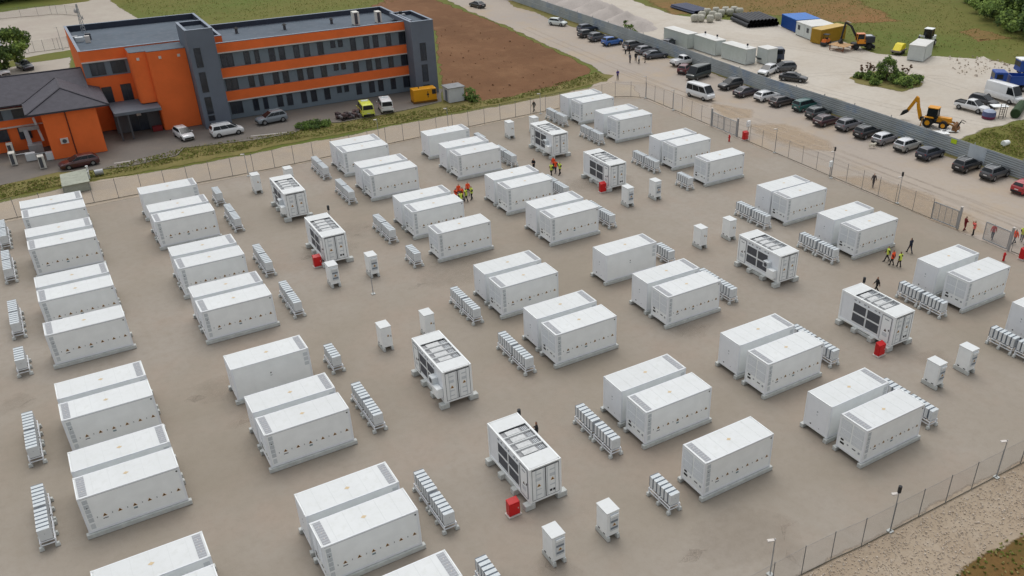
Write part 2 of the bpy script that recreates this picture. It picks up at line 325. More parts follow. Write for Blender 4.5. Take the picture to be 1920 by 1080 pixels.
# ------------------------------------------------------------------ battery containers
L, W, Z0, Z1 = 6.058, 2.438, .35, 3.2
def tri_sign(mb, x, y, z, s, n=(0, -1)):
    mb.tri((x-s*.55, y, z-s*.42), (x+s*.55, y, z-s*.42), (x, y, z+s*.5), YEL)
    mb.tri((x-s*.4, y-.003, z-s*.33), (x+s*.4, y-.003, z-s*.33), (x, y-.003, z+s*.34), YEL2)
def make_container():
    t = thing('battery_container', '', 'container')
    hx, hy = L/2, W/2; b = MB()
    b.bx(-hx+.02, hx-.02, -hy+.02, hy-.02, Z0+.12, Z1-.06, WHITE)
    for sx in (-1, 1):
        for sy in (-1, 1): b.box((sx*(hx-.07), sy*(hy-.07), (Z0+Z1)/2), (.14, .14, Z1-Z0), WHITE2)
    for sy in (-1, 1):
        b.box((0, sy*(hy-.04), Z0+.08), (L-.28, .075, .15), WHITE2); b.box((0, sy*(hy-.035), Z1-.06), (L-.28, .06, .1), WHITE2)
    for sx in (-1, 1):
        b.box((sx*(hx-.04), 0, Z0+.08), (.075, W-.28, .15), WHITE2); b.box((sx*(hx-.035), 0, Z1-.06), (.06, W-.28, .1), WHITE2)
    # seams on the long sides
    b.box((0, -hy+.012, Z1-.125), (L-.3, .012, .02), SEAM)
    b.build('body', t, bevel=.012)
    r = MB(); r.bx(-hx+.09, hx-.09, -hy+.05, hy-.05, Z1-.055, Z1-.012, ROOFW)
    for i in range(1, 6): r.box((-hx+L*i/6, 0, Z1-.011), (.02, W-.2, .012), pm('roof_seam', c(205, 208, 208), .6))
    for sx in (-1, 1):
        for sy in (-1, 1): r.box((sx*(hx-.09), sy*(hy-.09), Z1-.004), (.17, .16, .02), ROOFW)
        r.box((sx*(hx-.04), 0, Z1-.012), (.07, W-.36, .03), WHITE)
    r.build('roof', t)
    v = MB(); v.bx(-hx+.16, -hx+.62, -hy+.16, hy-.16, Z1-.012, Z1+.006, VENTG)
    for i in range(9): v.box((-hx+.39, -hy+.28+i*.235, Z1+.008), (.44, .018, .012), LOUV)
    for y in (-.55, 0, .55): v.box((-hx+.39, y, Z1+.012), (.06, .06, .016), TRIM)
    v.build('roof_vent', t)
    s = MB(); s.quad((-.02, -.15, Z1-.002), (.18, 0, Z1-.002), (-.02, .15, Z1-.002), (-.2, 0, Z1-.002), pm('roof_sign', c(204, 184, 150), .6)); s.build('roof_sticker', t)
    for i in range(6):
        s = MB(); tri_sign(s, -hx+L*(.195+.147*i), -hy+.012, 1.42, .25); s.build('warning_sign', t)
    s = MB()
    s.box((-hx+L*.195, -hy+.012, 1.15), (.3, .012, .06), pm('label_grey', c(90, 92, 96), .6)); s.build('label_plate', t); s = MB(); s.box((-hx+L*.489, -hy+.012, 1.15), (.22, .012, .12), pm('label_blue', c(120, 140, 146), .6))
    s.build('label_plate', t)
    for i in range(6):
        s = MB(); s.box((-hx+L*(.122+.147*i), -hy+.012, 1.4), (.05, .03, .1), pm('handle_grey', c(150, 152, 154), .5)); s.build('door_handle', t)
    s = MB(); s.cyl((hx-.22, -hy+.005, Z1-.3), (hx-.22, -hy-.0, Z1-.3), .06, BLACK, 10); s.build('cable_port', t)
    s = MB()
    for i in range(5):
        z = Z0+.95+i*.37; s.box((-hx+.36, -hy+.012, z), (.3, .014, .32), LOUV)
        for k in range(4): s.box((-hx+.36, -hy+.004, z-.11+k*.075), (.28, .012, .012), SEAM)
    s.cyl((-hx+.36, -hy+.004, Z0+1.95), (-hx+.36, -hy-.004, Z0+1.95), .045, BLACK, 8); s.box((-hx+.36, -hy+.012, Z0+.45), (.26, .014, .4), LOUV)
    s.build('side_louver', t)
    # left end: two louvred doors and cable inlets
    for y in (-.55, .55):
        s = MB(); s.box((-hx+.012, y, 2.15), (.014, .96, 1.6), LOUV)
        for k in range(16): s.box((-hx+.004, y, 1.42+k*.097), (.012, .9, .03), WHITE2)
        for k in range(3): s.box((-hx+.002, y, 1.62+k*.53), (.01, .98, .03), WHITE)
        s.build('louver_door', t)
    s = MB()
    s.box((-hx+.01, .75, 1.22), (.02, .26, .14), BLACK); s.box((-hx+.01, .72, .92), (.02, .36, .16), BLACK); s.box((-hx+.01, -.38, 1.02), (.02, .32, .07), DARK); s.box((-hx+.01, -.86, .98), (.02, .16, .16), SEAM)
    s.box((-hx+.01, .2, 1.05), (.02, .14, .1), SEAM); s.build('cable_inlet', t)
    # right end: plain door
    s = MB(); s.box((hx-.014, 0, 1.8), (.014, W-.36, 2.45), WHITE2); s.box((hx-.004, 0, 2.05), (.01, .11, .1), SEAM); s.box((hx-.004, 0, 1.78), (.01, .11, .05), SEAM)
    s.box((hx-.004, -.5, .72), (.012, .12, .1), BLACK); s.box((hx-.004, .35, .72), (.012, .08, .06), SEAM); s.build('end_door', t)
    # back side: plain with small plate and three louvres
    s = MB(); s.box((.15, hy-.012, 1.95), (.1, .014, .1), DARK); s.build('vent_plug', t); s = MB(); s.box((.15, hy-.012, 1.72), (.16, .014, .05), SEAM); s.build('name_plate', t)
    s = MB()
    for k in range(3): s.box((-hx+.32, hy-.012, 2.72-k*.42), (.34, .014, .32), LOUV)
    s.build('side_louver', t)
    remember(t); return t
def make_foundation():
    t = thing('concrete_foundation', '', 'foundation')
    for sy in (-1, 1):
        b = MB(); b.box((0, sy*(W/2-.03), (Z0-.02)/2), (L+.34, .34, Z0-.02), CONC); b.build('foundation_strip', t, bevel=.03)
    remember(t); return t
def make_rack():
    t = thing('module_rack', '', 'module rack')     # origin at centre of its footprint, long side along Y
    Ly, Wx = 2.5, .98
    f = MB()
    for sx in (-1, 1):
        f.box((sx*.42, 0, .36), (.06, Ly-.1, .07), WHITE2); f.box((sx*.42, 0, .62), (.05, Ly-.14, .06), WHITE2)
        for y in (-Ly/2+.1, 0, Ly/2-.1): f.box((sx*.42, y, .43), (.07, .07, .4), WHITE2)
    for y in (-Ly/2+.1, 0, Ly/2-.1): f.box((0, y, .36), (.8, .06, .06), WHITE2); f.box((0, y, .62), (.8, .06, .06), WHITE2)
    f.build('frame', t)
    for sx in (-1, 1):
        for y in (-Ly/2+.12, 0, Ly/2-.12):
            b = MB(); b.box((sx*.45, y, .13), (.3, .26, .26), CONC, top=(.8, .8)); b.build('concrete_foot', t, bevel=.03)
    for i in range(6):
        y = -Ly/2+.22+i*.41
        m = MB(); m.box((0, y, 1.13), (.72, .27, .86), pm('module_grey', c(214, 218, 220), .5, var=.04, scale=2)); m.box((0, y, 1.555), (.66, .29, .012), pm('module_top', c(198, 205, 208), .5, var=.04, scale=2))
        m.box((0, y-.137, 1.2), (.05, .012, .04), SEAM)
        m.build('module', t, bevel=.02)
        g = MB(); g.box((0, y+.175, 1.14), (.7, .075, .84), pm('module_side', c(96, 106, 118), .6)); g.box((0, y, .68), (.66, .2, .1), BLACK); g.build('module_heat_sink', t)
    remember(t); return t
def make_pcs(var):
    """inverter container, long side along Y; 3.35 m high on blocks"""
    t = thing('inverter_container', '', 'container')
    z0, z1 = .45, 3.35; hx, hy = W/2, L/2; b = MB()
    for sx in (-1, 1):
        for sy in (-1, 1): b.box((sx*(hx-.09), sy*(hy-.09), (z0+z1)/2), (.18, .18, z1-z0), WHITE)
    for sx in (-1, 1):
        b.box((sx*(hx-.06), 0, z0+.1), (.12, L-.36, .2), WHITE); b.box((sx*(hx-.06), 0, z1-.08), (.12, L-.36, .16), WHITE)
    for sy in (-1, 1):
        b.box((0, sy*(hy-.06), z0+.09), (W-.36, .12, .18), WHITE); b.box((0, sy*(hy-.06), z1-.06), (W-.36, .12, .12), WHITE)
    b.bx(-hx+.12, hx-.12, -hy+.12, hy-.12, z0+.02, z0+.1, WHITE2)   # floor
    for sx in (-1, 1): b.bx(*sorted((sx*(hx-.05), sx*(hx-.1))), -hy+.18, hy-.18, z0+.2, z1-.16, WHITE2)
    b.bx(-hx+.18, hx-.18, hy-.1, hy-.05, z0+.18, z1-.12, WHITE2)
    b.bx(-hx+.12, hx-.12, -hy+1.35, -hy+1.4, z0+.1, z1-.2, WHITE2); b.bx(-hx+.12, hx-.12, hy-1.4, hy-1.35, z0+.1, z1-.2, WHITE2)
    b.build('body', t, bevel=.015)
    oy0, oy1 = -1.58, 1.64
    r = MB(); r.bx(-hx+.1, hx-.1, -hy+.08, oy0, z1-.05, z1+.0, ROOFW); r.bx(-hx+.1, hx-.1, oy1, hy-.08, z1-.05, z1+.0, ROOFW)
    for i in range(1, 4):
        y = oy0+(oy1-oy0)*i/4; r.box((0, y, z1-.03), (W-.3, .07, .08), ROOFW)
    for sx in (-1, 1): r.box((sx*(hx-.13), (oy0+oy1)/2, z1-.03), (.07, oy1-oy0, .07), ROOFW)
    r.build('roof', t)
    q = MB(); q.bx(-hx+.14, hx-.14, oy0+.02, oy1-.02, z1-.2, z1-.15, pm('inner_grey', c(150, 151, 153), .7, var=.15, scale=5))
    q.build('equipment_deck', t)
    tr = MB()
    for i in range(4):
        y = oy0+(oy1-oy0)*(i+.5)/4; tr.box((-.15, y, z1-.1), (1.05, .5, .1), pm('inner_white', c(196, 198, 198), .6, var=.12, scale=6)); tr.box((.75, y, z1-.12), (.35, .42, .08), LOUV)
        for k in range(3): tr.box((.64+k*.11, y, z1-.07), (.03, .44, .03), GRILLE)
    tr.build('transformer', t)
    gy = (-.78, .78) if var == 1 else (-.62, .94)
    for y in gy:
        for z in (1.35, 2.32):
            g = MB(); g.box((-hx+.028, y, z), (.02, 1.42, .86), GRILLE)
            for k in range(9): g.box((-hx+.015, y, z-.38+k*.095), (.016, 1.38, .022), pm('grille_slat', c(98, 100, 106), .55))
            for dz in (-.44, .44): g.box((-hx+.015, y, z+dz), (.03, 1.48, .05), WHITE)
            for dy in (-.73, .73): g.box((-hx+.015, y+dy, z), (.03, .05, .9), WHITE)
            g.build('ventilation_grille', t)
    g = MB()
    for i, y in enumerate((-1.3, -.9, -.1, .3, .95, 1.4)): g.box((-hx+.02, y, 3.0), (.016, .14+.1*(i % 2), .09), SEAM if i % 2 else GRILLE)
    g.build('marking_labels', t)
    # side door
    dy = -2.2 if var == 1 else 2.35
    d = MB(); d.box((-hx+.03, dy, 1.85), (.03, .98, 2.4), WHITE)
    for e in (-.5, .5): d.box((-hx+.012, dy+e, 1.85), (.02, .03, 2.42), pm('door_gap', c(70, 72, 80), .6))
    for e in (.64, 3.06): d.box((-hx+.012, dy, e), (.02, 1.0, .03), MATS['door_gap'])
    d.box((-hx+.012, dy, 2.75), (.012, .45, .08), SEAM); d.box((-hx+.012, dy, 1.3), (.012, .5, .35), LOUV)
    d.tri((-hx+.004, dy-.14, 1.62), (-hx+.004, dy+.14, 1.62), (-hx+.004, dy, 1.88), YEL2)
    dd = d.build('side_door', t); h = MB(); h.box((-hx-.01, dy-.38, 1.85), (.05, .05, .16), DARK); h.build('handle', dd)
    # end doors with locking bars (near end)
    for sx in (-1, 1):
        d = MB(); cx = sx*.52; y = -hy+.03
        d.box((cx, y, 1.88), (1.0, .04, 2.5), WHITE)
        for e in (-.5, .5): d.box((cx+e, y-.024, 1.88), (.028, .012, 2.5), MATS['door_gap'])
        for e in (.63, 3.13): d.box((cx, y-.024, e), (1.0, .012, .025), MATS['door_gap'])
        for z in (2.75, 2.3, 1.45, 1.0): d.box((cx+.02*sx, y-.024, z), (.42, .01, .1 if z != 2.3 else .26), LOUV)
        s = .3; zz = 1.85+(.1 if sx > 0 else -.05)
        d.tri((cx-s/2, y-.032, zz-s*.42), (cx+s/2, y-.032, zz-s*.42), (cx, y-.032, zz+s*.45), YEL); d.tri((cx-s*.3, y-.035, zz-s*.3), (cx+s*.3, y-.035, zz-s*.3), (cx, y-.035, zz+s*.2), YEL2)
        if sx > 0 and var == 1:
            for e in (-.13, .13): d.box((cx+e, y-.03, .98), (.18, .012, .18), DARK)
        o = d.build('end_door', t)
        h = MB()
        for e in (-.3, .36):
            h.cyl((cx+e*sx*.9-.12*sx, y-.05, .66), (cx+e*sx*.9-.12*sx, y-.05, 3.1), .018, LOUV, 6)
        h.build('locking_bar', o)
    if var == 2:
        a = MB(); a.box((-hx-.2, -1.55, 2.0), (.5, .7, .6), LOUV); a.cyl((-hx-.46, -1.55, 2.0), (-hx-.47, -1.55, 2.0), .22, GRILLE, 14); a.build('air_conditioner', t, bevel=.03)
        a = MB(); a.box((-hx-.22, -2.25, 1.3), (.5, .95, .85), WHITE); a.build('cable_box', t, bevel=.03)
    remember(t)
    f = thing('concrete_blocks', '', 'foundation')
    for sx in (-1, 1):
        for i, y in enumerate((-2.85, -1.0, .9, 2.7)):
            b = MB(); b.box((sx*(hx+.02), y, .22), (.75 if i in (0, 3) else .6, .5, .44), CONC); b.build('concrete_block', f, bevel=.03)
    b = MB(); b.box((-hx+.15, -.05, .2), (.3, 1.6, .32), CONC); b.build('concrete_block', f, bevel=.03)
    remember(f)
    return t, f
def make_cabinet(var):
    t = thing('control_cabinet', '', 'cabinet')
    w_, d_ = .92, 1.22; b = MB(); b.box((0, 0, 1.31), (w_, d_, 1.9), WHITE); b.build('body', t, bevel=.02)
    b = MB(); b.box((0, 0, 2.3), (w_+.06, d_+.06, .08), ROOFW); b.build('roof', t, bevel=.015)
    for sx in (-1, 1):
        b = MB(); b.box((sx*(w_/2-.1), 0, .18), (.22 if var == 1 else .2, d_+.28, .34), CONC, top=(.9, .96)); b.build('concrete_foot', t, bevel=.02)
        b = MB(); b.box((sx*(w_/2+.008), .3, .5), (.02, .18, .1), DARK); b.build('cable_inlet', t); b = MB(); b.box((sx*(w_/2+.008), -.3, .46), (.02, .2, .07), DARK); b.build('cable_inlet', t)
    y = -d_/2
    if var == 1:
        b = MB(); b.box((.06, y-.03, 1.45), (.56, .07, 1.35), LOUV); b.box((.06, y-.07, 2.02), (.6, .1, .16), WHITE)
        for z in (1.55, 1.0): b.box((.06, y-.068, z), (.54, .012, .16), pm('panel_blue_grey', c(120, 130, 140), .6))
        b.tri((-.08, y-.07, 1.18), (.2, y-.07, 1.18), (.06, y-.07, 1.42), YEL); b.tri((-.02, y-.074, 1.21), (.14, y-.074, 1.21), (.06, y-.074, 1.35), YEL2); b.build('cooling_panel', t)
    else:
        b = MB(); b.tri((.02, y-.01, 1.35), (.22, y-.01, 1.35), (.12, y-.01, 1.58), YEL); b.tri((.06, y-.013, 1.37), (.18, y-.013, 1.37), (.12, y-.013, 1.51), YEL2); b.build('warning_sign', t)
        b = MB(); b.box((.36, y-.02, 1.35), (.04, .04, .14), DARK); b.build('handle', t)
    remember(t); return t
CB, FB, RB = make_container(), make_foundation(), make_rack()
XS = [-.65, 11.0, 34.8, 46.5, 71.45]
CN = ['leftmost column', 'second column', 'middle column', 'fourth column', 'rightmost column']
# groups from the camera outwards: (y of front container, y of rear container) or (y, None, type)
GR = [
 [(-32.4, -29.27), (-19.8, -16.67), (-10.08, -6.96), (3.71, None, 0), (10.5, 13.61), (23.04, 26.4), (32.19, 35.23)],
 [(-41.55, -38.45), (-32.08, -28.98), (-19.48, -16.35), (-9.74, None, 1), (.95, 4.02), (10.72, 13.89), (23.54, 26.6), (32.65, None, 1)],
 [(-38.13, None, 0), (-31.43, -28.3), (-18.73, -15.59), (-8.96, -5.78), (4.93, None, 0), (11.53, 14.82), (24.44, 27.53), (34.03, 36.81)],
 [(-41.41, -38.08), (-31.4, -28.06), (-18.48, -15.37), (-8.56, None, 1), (2.09, 5.21), (11.98, 15.23), (25.16, 28.51), (34.3, None, 1)],
 [(-40.9, -37.73), (-30.91, -27.5), (-17.57, -14.29), (-7.37, -4.7), (6.74, None, 0), (13.41, 16.37), (26.48, 29.89), (36.26, 39.46)]]
ORD = ['nearest', 'second nearest', 'third nearest', 'fourth nearest', 'fifth nearest', 'sixth nearest', 'seventh nearest', 'farthest']
for ci, (x, gs) in enumerate(zip(XS, GR)):
    np_ = 0; ns = 0; npairs = sum(1 for g in gs if g[1] is not None); nsing = len(gs)-npairs
    rx = (x-2.28) if ci in (0, 2, 4) else (x+L+2.12)
    for g in gs:
        if g[1] is None:
            nm = ('the single' if nsing == 1 else ('the nearer single' if ns == 0 else 'the farther single')); ns += 1
            rot = math.pi if g[2] else 0
            lb = '%s battery container of the %s' % (nm, CN[ci])
            place(CB, (x+L/2, g[0]+W/2, 0), rot, 'white battery container standing alone, '+nm.replace('the ', '')+' one of the '+CN[ci], 'white battery containers')
            place(FB, (x+L/2, g[0]+W/2, 0), 0, 'pale concrete strips under '+lb, 'concrete strip foundations')
            place(RB, (rx, g[0]+1.3, 0), 0, 'short rack of six grey modules beside '+lb, 'module racks')
        else:
            o_n = ORD[np_] if np_ < npairs-1 else 'farthest'; np_ += 1
            pr = '%s pair of the %s' % (o_n, CN[ci])
            place(CB, (x+L/2, g[0]+W/2, 0), 0, 'white battery container with triangles, front one in the '+pr, 'white battery containers')
            place(CB, (x+L/2, g[1]+W/2, 0), math.pi, 'white battery container, rear one in the '+pr, 'white battery containers')
            place(FB, (x+L/2, g[0]+W/2, 0), 0, 'pale concrete strips under the front container, '+pr, 'concrete strip foundations')
            place(FB, (x+L/2, g[1]+W/2, 0), 0, 'pale concrete strips under the rear container, '+pr, 'concrete strip foundations')
            place(RB, (rx, g[0]+1.55, 0), 0, 'rack of six grey modules, nearer rack beside the '+pr, 'module racks')
            place(RB, (rx, g[0]+4.2, 0), 0, 'rack of six grey modules, farther rack beside the '+pr, 'module racks')
P1, F1 = make_pcs(1); P2, F2 = make_pcs(2)
NP = ['nearest', 'second nearest', 'third nearest', 'farthest']
for ci, (x, l) in enumerate(((24.55, [(-32.66, 1), (-19.06, 2), (10.06, 1), (23.7, 2)]), (60.42, [(-31.9, 1), (-17.93, 2), (11.71, 1), (25.45, 2)]))):
    aisle = ('left aisle', 'right aisle')[ci]
    for k, (y, v) in enumerate(l):
        ex = ' with dark wall grilles and open roof bays' if v == 1 else ' with grilles and a wall air conditioner'
        place(P1 if v == 1 else P2, (x+W/2, y+L/2, 0), 0, '%s inverter container%s, %s' % (NP[k], ex, aisle), 'inverter containers in the aisles')
        place(F1 if v == 1 else F2, (x+W/2, y+L/2, 0), 0, 'concrete blocks under the %s inverter container, %s' % (NP[k], aisle), 'concrete blocks under the inverters')
K1, K2 = make_cabinet(1), make_cabinet(2)
for ci, xs in enumerate(((23.95, 27.95), (59.9, 63.9))):
    for k, (y, v) in enumerate(((-37.25, 1), (-7.9, 2), (5.95, 1) if ci == 0 else (7.1, 1), (34.9, 2) if ci == 0 else (36.7, 2))):
        for s, x0 in enumerate(xs):
            x = x0 - (.28 if ci == 0 and y < -30 else 0) + (-.55 if ci == 1 and y < -30 else 0)
            if ci == 1 and k == 1: y_ = -6.5
            else: y_ = y
            lb = 'white cabinet %s, %s of the %s pair, %s' % ('with grey cooling panel' if v == 1 else 'with plain front and triangle', ('left one', 'right one')[s], NP[k], ('left aisle', 'right aisle')[ci])
            place(K1 if v == 1 else K2, (x, y_, 0), 0, lb, 'white control cabinets')
# ------------------------------------------------------------------ red fire cabinets, hydrants, poles
def fire_cabinet():
    t = thing('fire_cabinet', '', 'fire cabinet')
    b = MB(); b.box((0, 0, .05), (.95, .62, .1), TRIM); b.build('concrete_base', t)
    b = MB(); b.prism([(-.25, .1), (.25, .1), (.25, 1.28), (-.25, 1.12)], -.4, .4, REDP, 'x'); b.build('body', t, bevel=.03)
    b = MB(); b.box((0, -.26, .6), (.7, .02, .86), pm('red_door', c(204, 28, 30), .4)); b.build('door', t)
    b = MB(); b.box((.25, -.28, .66), (.05, .03, .1), TRIM); b.build('handle', t)
    remember(t); return t
FC = fire_cabinet()
for (x, y), l in (((966, 968), 'red fire cabinet beside the nearest inverter container of the left aisle'), ((1652, 668), 'red fire cabinet at the nearest inverter container, right aisle'),
                  ((598, 501), 'red fire cabinet by the third inverter container, left aisle'), ((1132, 361), 'red fire cabinet by the third inverter container, right aisle'),
                  ((1399, 263), 'red fire cabinet by the far mesh fence next to a gate'), ((1921, 487), 'red fire cabinet at the photo edge by the open gate')):
    p = at(x, y); place(FC, (p.x, p.y+.25, 0), 0, l, 'red fire cabinets')
for (x, y), l in (((1367, 265), 'small red hydrant in front of the far gate'), ((1881, 489), 'small red hydrant near the open gate')):
    p = at(x, y); t = thing('hydrant', l, 'hydrant', p, 0, 'red hydrants')
    b = MB(); b.cyl((0, 0, 0), (0, 0, .75), .12, REDP, 12, .1); b.cyl((0, 0, .75), (0, 0, .95), .16, REDP, 12, .06); b.build('barrel', t, smooth=False)
    b = MB(); b.cyl((-.22, 0, .6), (.22, 0, .6), .06, REDP, 8); b.build('outlet', t)
def pole(px, py, h, label, kind=1, rz=0):
    p = at(px, py); t = thing('light_pole', label, 'light pole', p, rz, 'light poles round the site')
    b = MB(); b.cyl((0, 0, 0), (0, 0, h), .045, GALV, 8, .035); b.build('pole', t)
    b = MB(); b.box((0, 0, .03), (.35, .35, .06), CONC); b.build('foot_plate', t)
    if kind in (1, 3):
        b = MB(); b.box((-.22, .12, h-.12), (.42, .2, .09), TRIM, rz=-.4); b.beam((0, 0, h-.12), (-.1, .06, h-.12), .04, .04, GALV); b.build('lamp_head', t)
    if kind in (2, 3):
        b = MB(); b.cyl((0, 0, h), (0, 0, h+.5), .12, DARK, 10); b.build('camera_dome', t)
    return t
pole(1443.7, 1077, 2.95, 'light pole at the left end of the front fence', 1)
pole(1668.7, 996, 3.3, 'light pole with dark dome at the middle of the front fence', 3)
pole(1868, 895, 3.3, 'light pole at the right part of the front fence', 1)
pole(1558, 334, 3.6, 'twin-headed light pole on the right fence beside a white box', 3)
pole(1682.5, 381, 3.4, 'light pole on the right fence behind the walking man', 3)
pole(1452.5, 286, 3.4, 'light pole on the right fence near the fire cabinet', 1)
pole(1013.5, 213, 3.2, 'light pole on the back fence beside the man in olive', 1)
pole(1210.5, 184, 3.6, 'light pole at the far corner of the back fence', 1)
pole(1262, 206.5, 3.2, 'light pole on the right fence near the white minibus', 1)
pole(712, 270, 3.6, 'light pole with two white heads behind the far containers', 1)
pole(841, 245, 3.4, 'light pole on the back fence below the yellow generator', 1)
pole(466, 330, 3.0, 'light pole on the back fence left of the white cabinet', 1)
pole(700, 551, 2.6, 'thin pole standing alone on the gravel in mid site', 0)
for (x, y), l in (((973, 771), 'dark-topped pole behind the nearest inverter container'), ((1621, 523), 'dark-topped pole beside the man behind an inverter container'), ((615, 388), 'dark-topped pole behind the third inverter container, left aisle')):
    p = at(x, y, 3.3); q = at(x, y, 3.3)
    t = thing('camera_pole', l, 'camera pole', (p.x, p.y, 0), 0, 'camera poles')
    b = MB(); b.cyl((0, 0, 0), (0, 0, 3.0), .05, GALV, 8); b.build('pole', t); b = MB(); b.cyl((0, 0, 2.95), (0, 0, 3.45), .13, DARK, 10); b.build('camera_dome', t)
p = at(1555, 331); t = thing('meter_box', 'white box on a post beside the right fence', 'meter box', p)
b = MB(); b.cyl((0, 0, 0), (0, 0, 1.4), .05, GALV, 8); b.build('post', t); b = MB(); b.box((0, 0, 1.7), (.5, .25, .75), WHITE); b.build('box', t, bevel=.02)
p = at(1402, 256); t = thing('meter_box', 'white box on a post behind the red fire cabinet', 'meter box', (p.x+.3, p.y+.4, 0))
b = MB(); b.cyl((0, 0, 0), (0, 0, 1.4), .05, GALV, 8); b.build('post', t); b = MB(); b.box((0, 0, 1.75), (.55, .3, .8), WHITE); b.build('box', t, bevel=.02)
# ------------------------------------------------------------------ mesh fences and gates
MESHM = pm('fence_mesh', c(150, 152, 152), .6, alpha=.13)
POSTM = pm('fence_post', c(120, 122, 124), .5, metal=.3)
def mesh_fence(label, pts, h=2.5, posts=None):
    """pts: world ground points of the posts"""
    t = thing('mesh_fence', label, 'fence', pts[0])
    o0 = Vector(pts[0]); P = [Vector(p)-o0 for p in pts]
    m = MB()
    for a, b in zip(P, P[1:]):
        m.quad(a+Vector((0, 0, .05)), b+Vector((0, 0, .05)), b+Vector((0, 0, h-.1)), a+Vector((0, 0, h-.1)), MESHM)
    m.build('wire_mesh', t)
    m = MB()
    for a, b in zip(P, P[1:]):
        for z in (.08, h-.1): m.beam(a+Vector((0, 0, z)), b+Vector((0, 0, z)), .012, .012, POSTM)
        m.beam(a+Vector((0, 0, .04)), b+Vector((0, 0, .04)), .04, .06, pm('fence_foot_weeds', c(112, 106, 88), .9))
    m.build('bottom_and_top_wire', t, kind='stuff') if False else m.build('tension_wire', t)
    for a in P:
        q = MB(); q.cyl(a, a+Vector((0, 0, h)), .03, POSTM, 6); q.build('post', t)
    return t
def line(a, b, n): return [(a[0]+(b[0]-a[0])*i/n, a[1]+(b[1]-a[1])*i/n, 0) for i in range(n+1)]
mesh_fence('wire mesh fence along the back of the site below the orange building', line((-31, 41.3), (28, 42.1), 22)[:-1]+line((28, 42.1), (57, 44.2), 11)[:-1]+line((57, 44.2), (84.1, 45.6), 10)+[(86.3, 44.3, 0), (88., 42.4, 0)])
mesh_fence('wire mesh fence on the right side from the far corner to the first gate', line((88., 42.4), (87.6, 25.3), 7))
mesh_fence('wire mesh fence on the right side between the two gates', line((87.5, 19.3), (86.9, -14.9), 13))
mesh_fence('wire mesh fence at the right photo edge beyond the open gate', line((87, -25.2), (87, -47.6), 9))
mesh_fence('wire mesh fence across the front right corner over the gravel bank', [(28, -46.6, 0), (30.5, -46.6, 0), (33.2, -46.6, 0), (35.7, -46.6, 0), (38.1, -46.7, 0)]+line((40.6, -46.9), (56.4, -47.3), 6)+line((59.2, -47.4), (87, -47.6), 10), 2.45)
def gate(a, b, label, n=3, h=2.1, leafs=1):
    t = thing('gate', label, 'gate', (a[0], a[1], 0)); d = Vector((b[0]-a[0], b[1]-a[1], 0))
    f = MB(); up = Vector((0, 0, 1)); z0 = up*.12; zt = up*h
    f.beam(z0, d+z0, .09, .1, GALV); f.beam(zt, d+zt, .08, .09, GALV)
    for i in range(n+1): f.beam(d*i/n+z0, d*i/n+zt, .07 if i in (0, n) else .04, .07 if i in (0, n) else .04, GALV)
    f.build('frame', t)
    m = MB(); m.quad(z0, d+z0, d+zt, zt, pm('gate_mesh', c(140, 144, 148), .6, alpha=.4)); m.build('wire_mesh', t)
    return t
def gpost(a, label):
    t = thing('gate_post', label, 'gate post', (a[0], a[1], 0)); b = MB(); b.box((0, 0, 1.3), (.2, .2, 2.6), GALV); b.build('post', t); b = MB(); b.box((0, 0, 2.64), (.26, .26, .08), TRIM); b.build('cap', t)
gate((87.6, 25.1), (87.5, 22.5), 'grey metal gate leaf, far leaf of the closed far gate', 2); gate((87.5, 22.3), (87.5, 19.7), 'grey metal gate leaf, near leaf of the closed far gate', 2)
gpost((87.55, 19.5), 'thick grey post at the near side of the closed far gate'); gpost((87.6, 25.3), 'thick grey post at the far side of the closed far gate')
gate((86.9, -15.0), (87.0, -18.2), 'grey metal gate leaf left of the man in maroon', 4); gpost((87.05, -18.4), 'thick grey post at the left side of the open gateway')
gate((87.0, -21.7), (86.9, -24.7), 'grey metal gate leaf right of the gateway with a person behind it', 1); gpost((86.95, -24.9), 'thick grey post at the right side of the open gateway')
patch('lawn_strip', [(-30, 122), (0, 117), (60, 104), (135, 92), (150, 96), (150, 104), (60, 117), (0, 130), (-30, 134)], -.08, G_GRASS, .3, .2, 1.5)
mesh_fence('thin fence behind the lawn strip at the upper left', [tuple(at(x, y)) for x, y in ((-20, 112), (20, 106), (55, 100), (66, 98), (84, 96), (104, 93), (112, 92), (130, 89))], 2.2)
mesh_fence('thin fence across the paved yard at the top left', [tuple(at(x, y)) for x, y in ((-30, 40), (0, 36), (40, 32), (72, 30), (97, 27), (108, 27), (126, 28), (150, 30))], 2.2)
pole(118, 92, 4.2, 'green lamp pole beside the upper left building corner', 1)
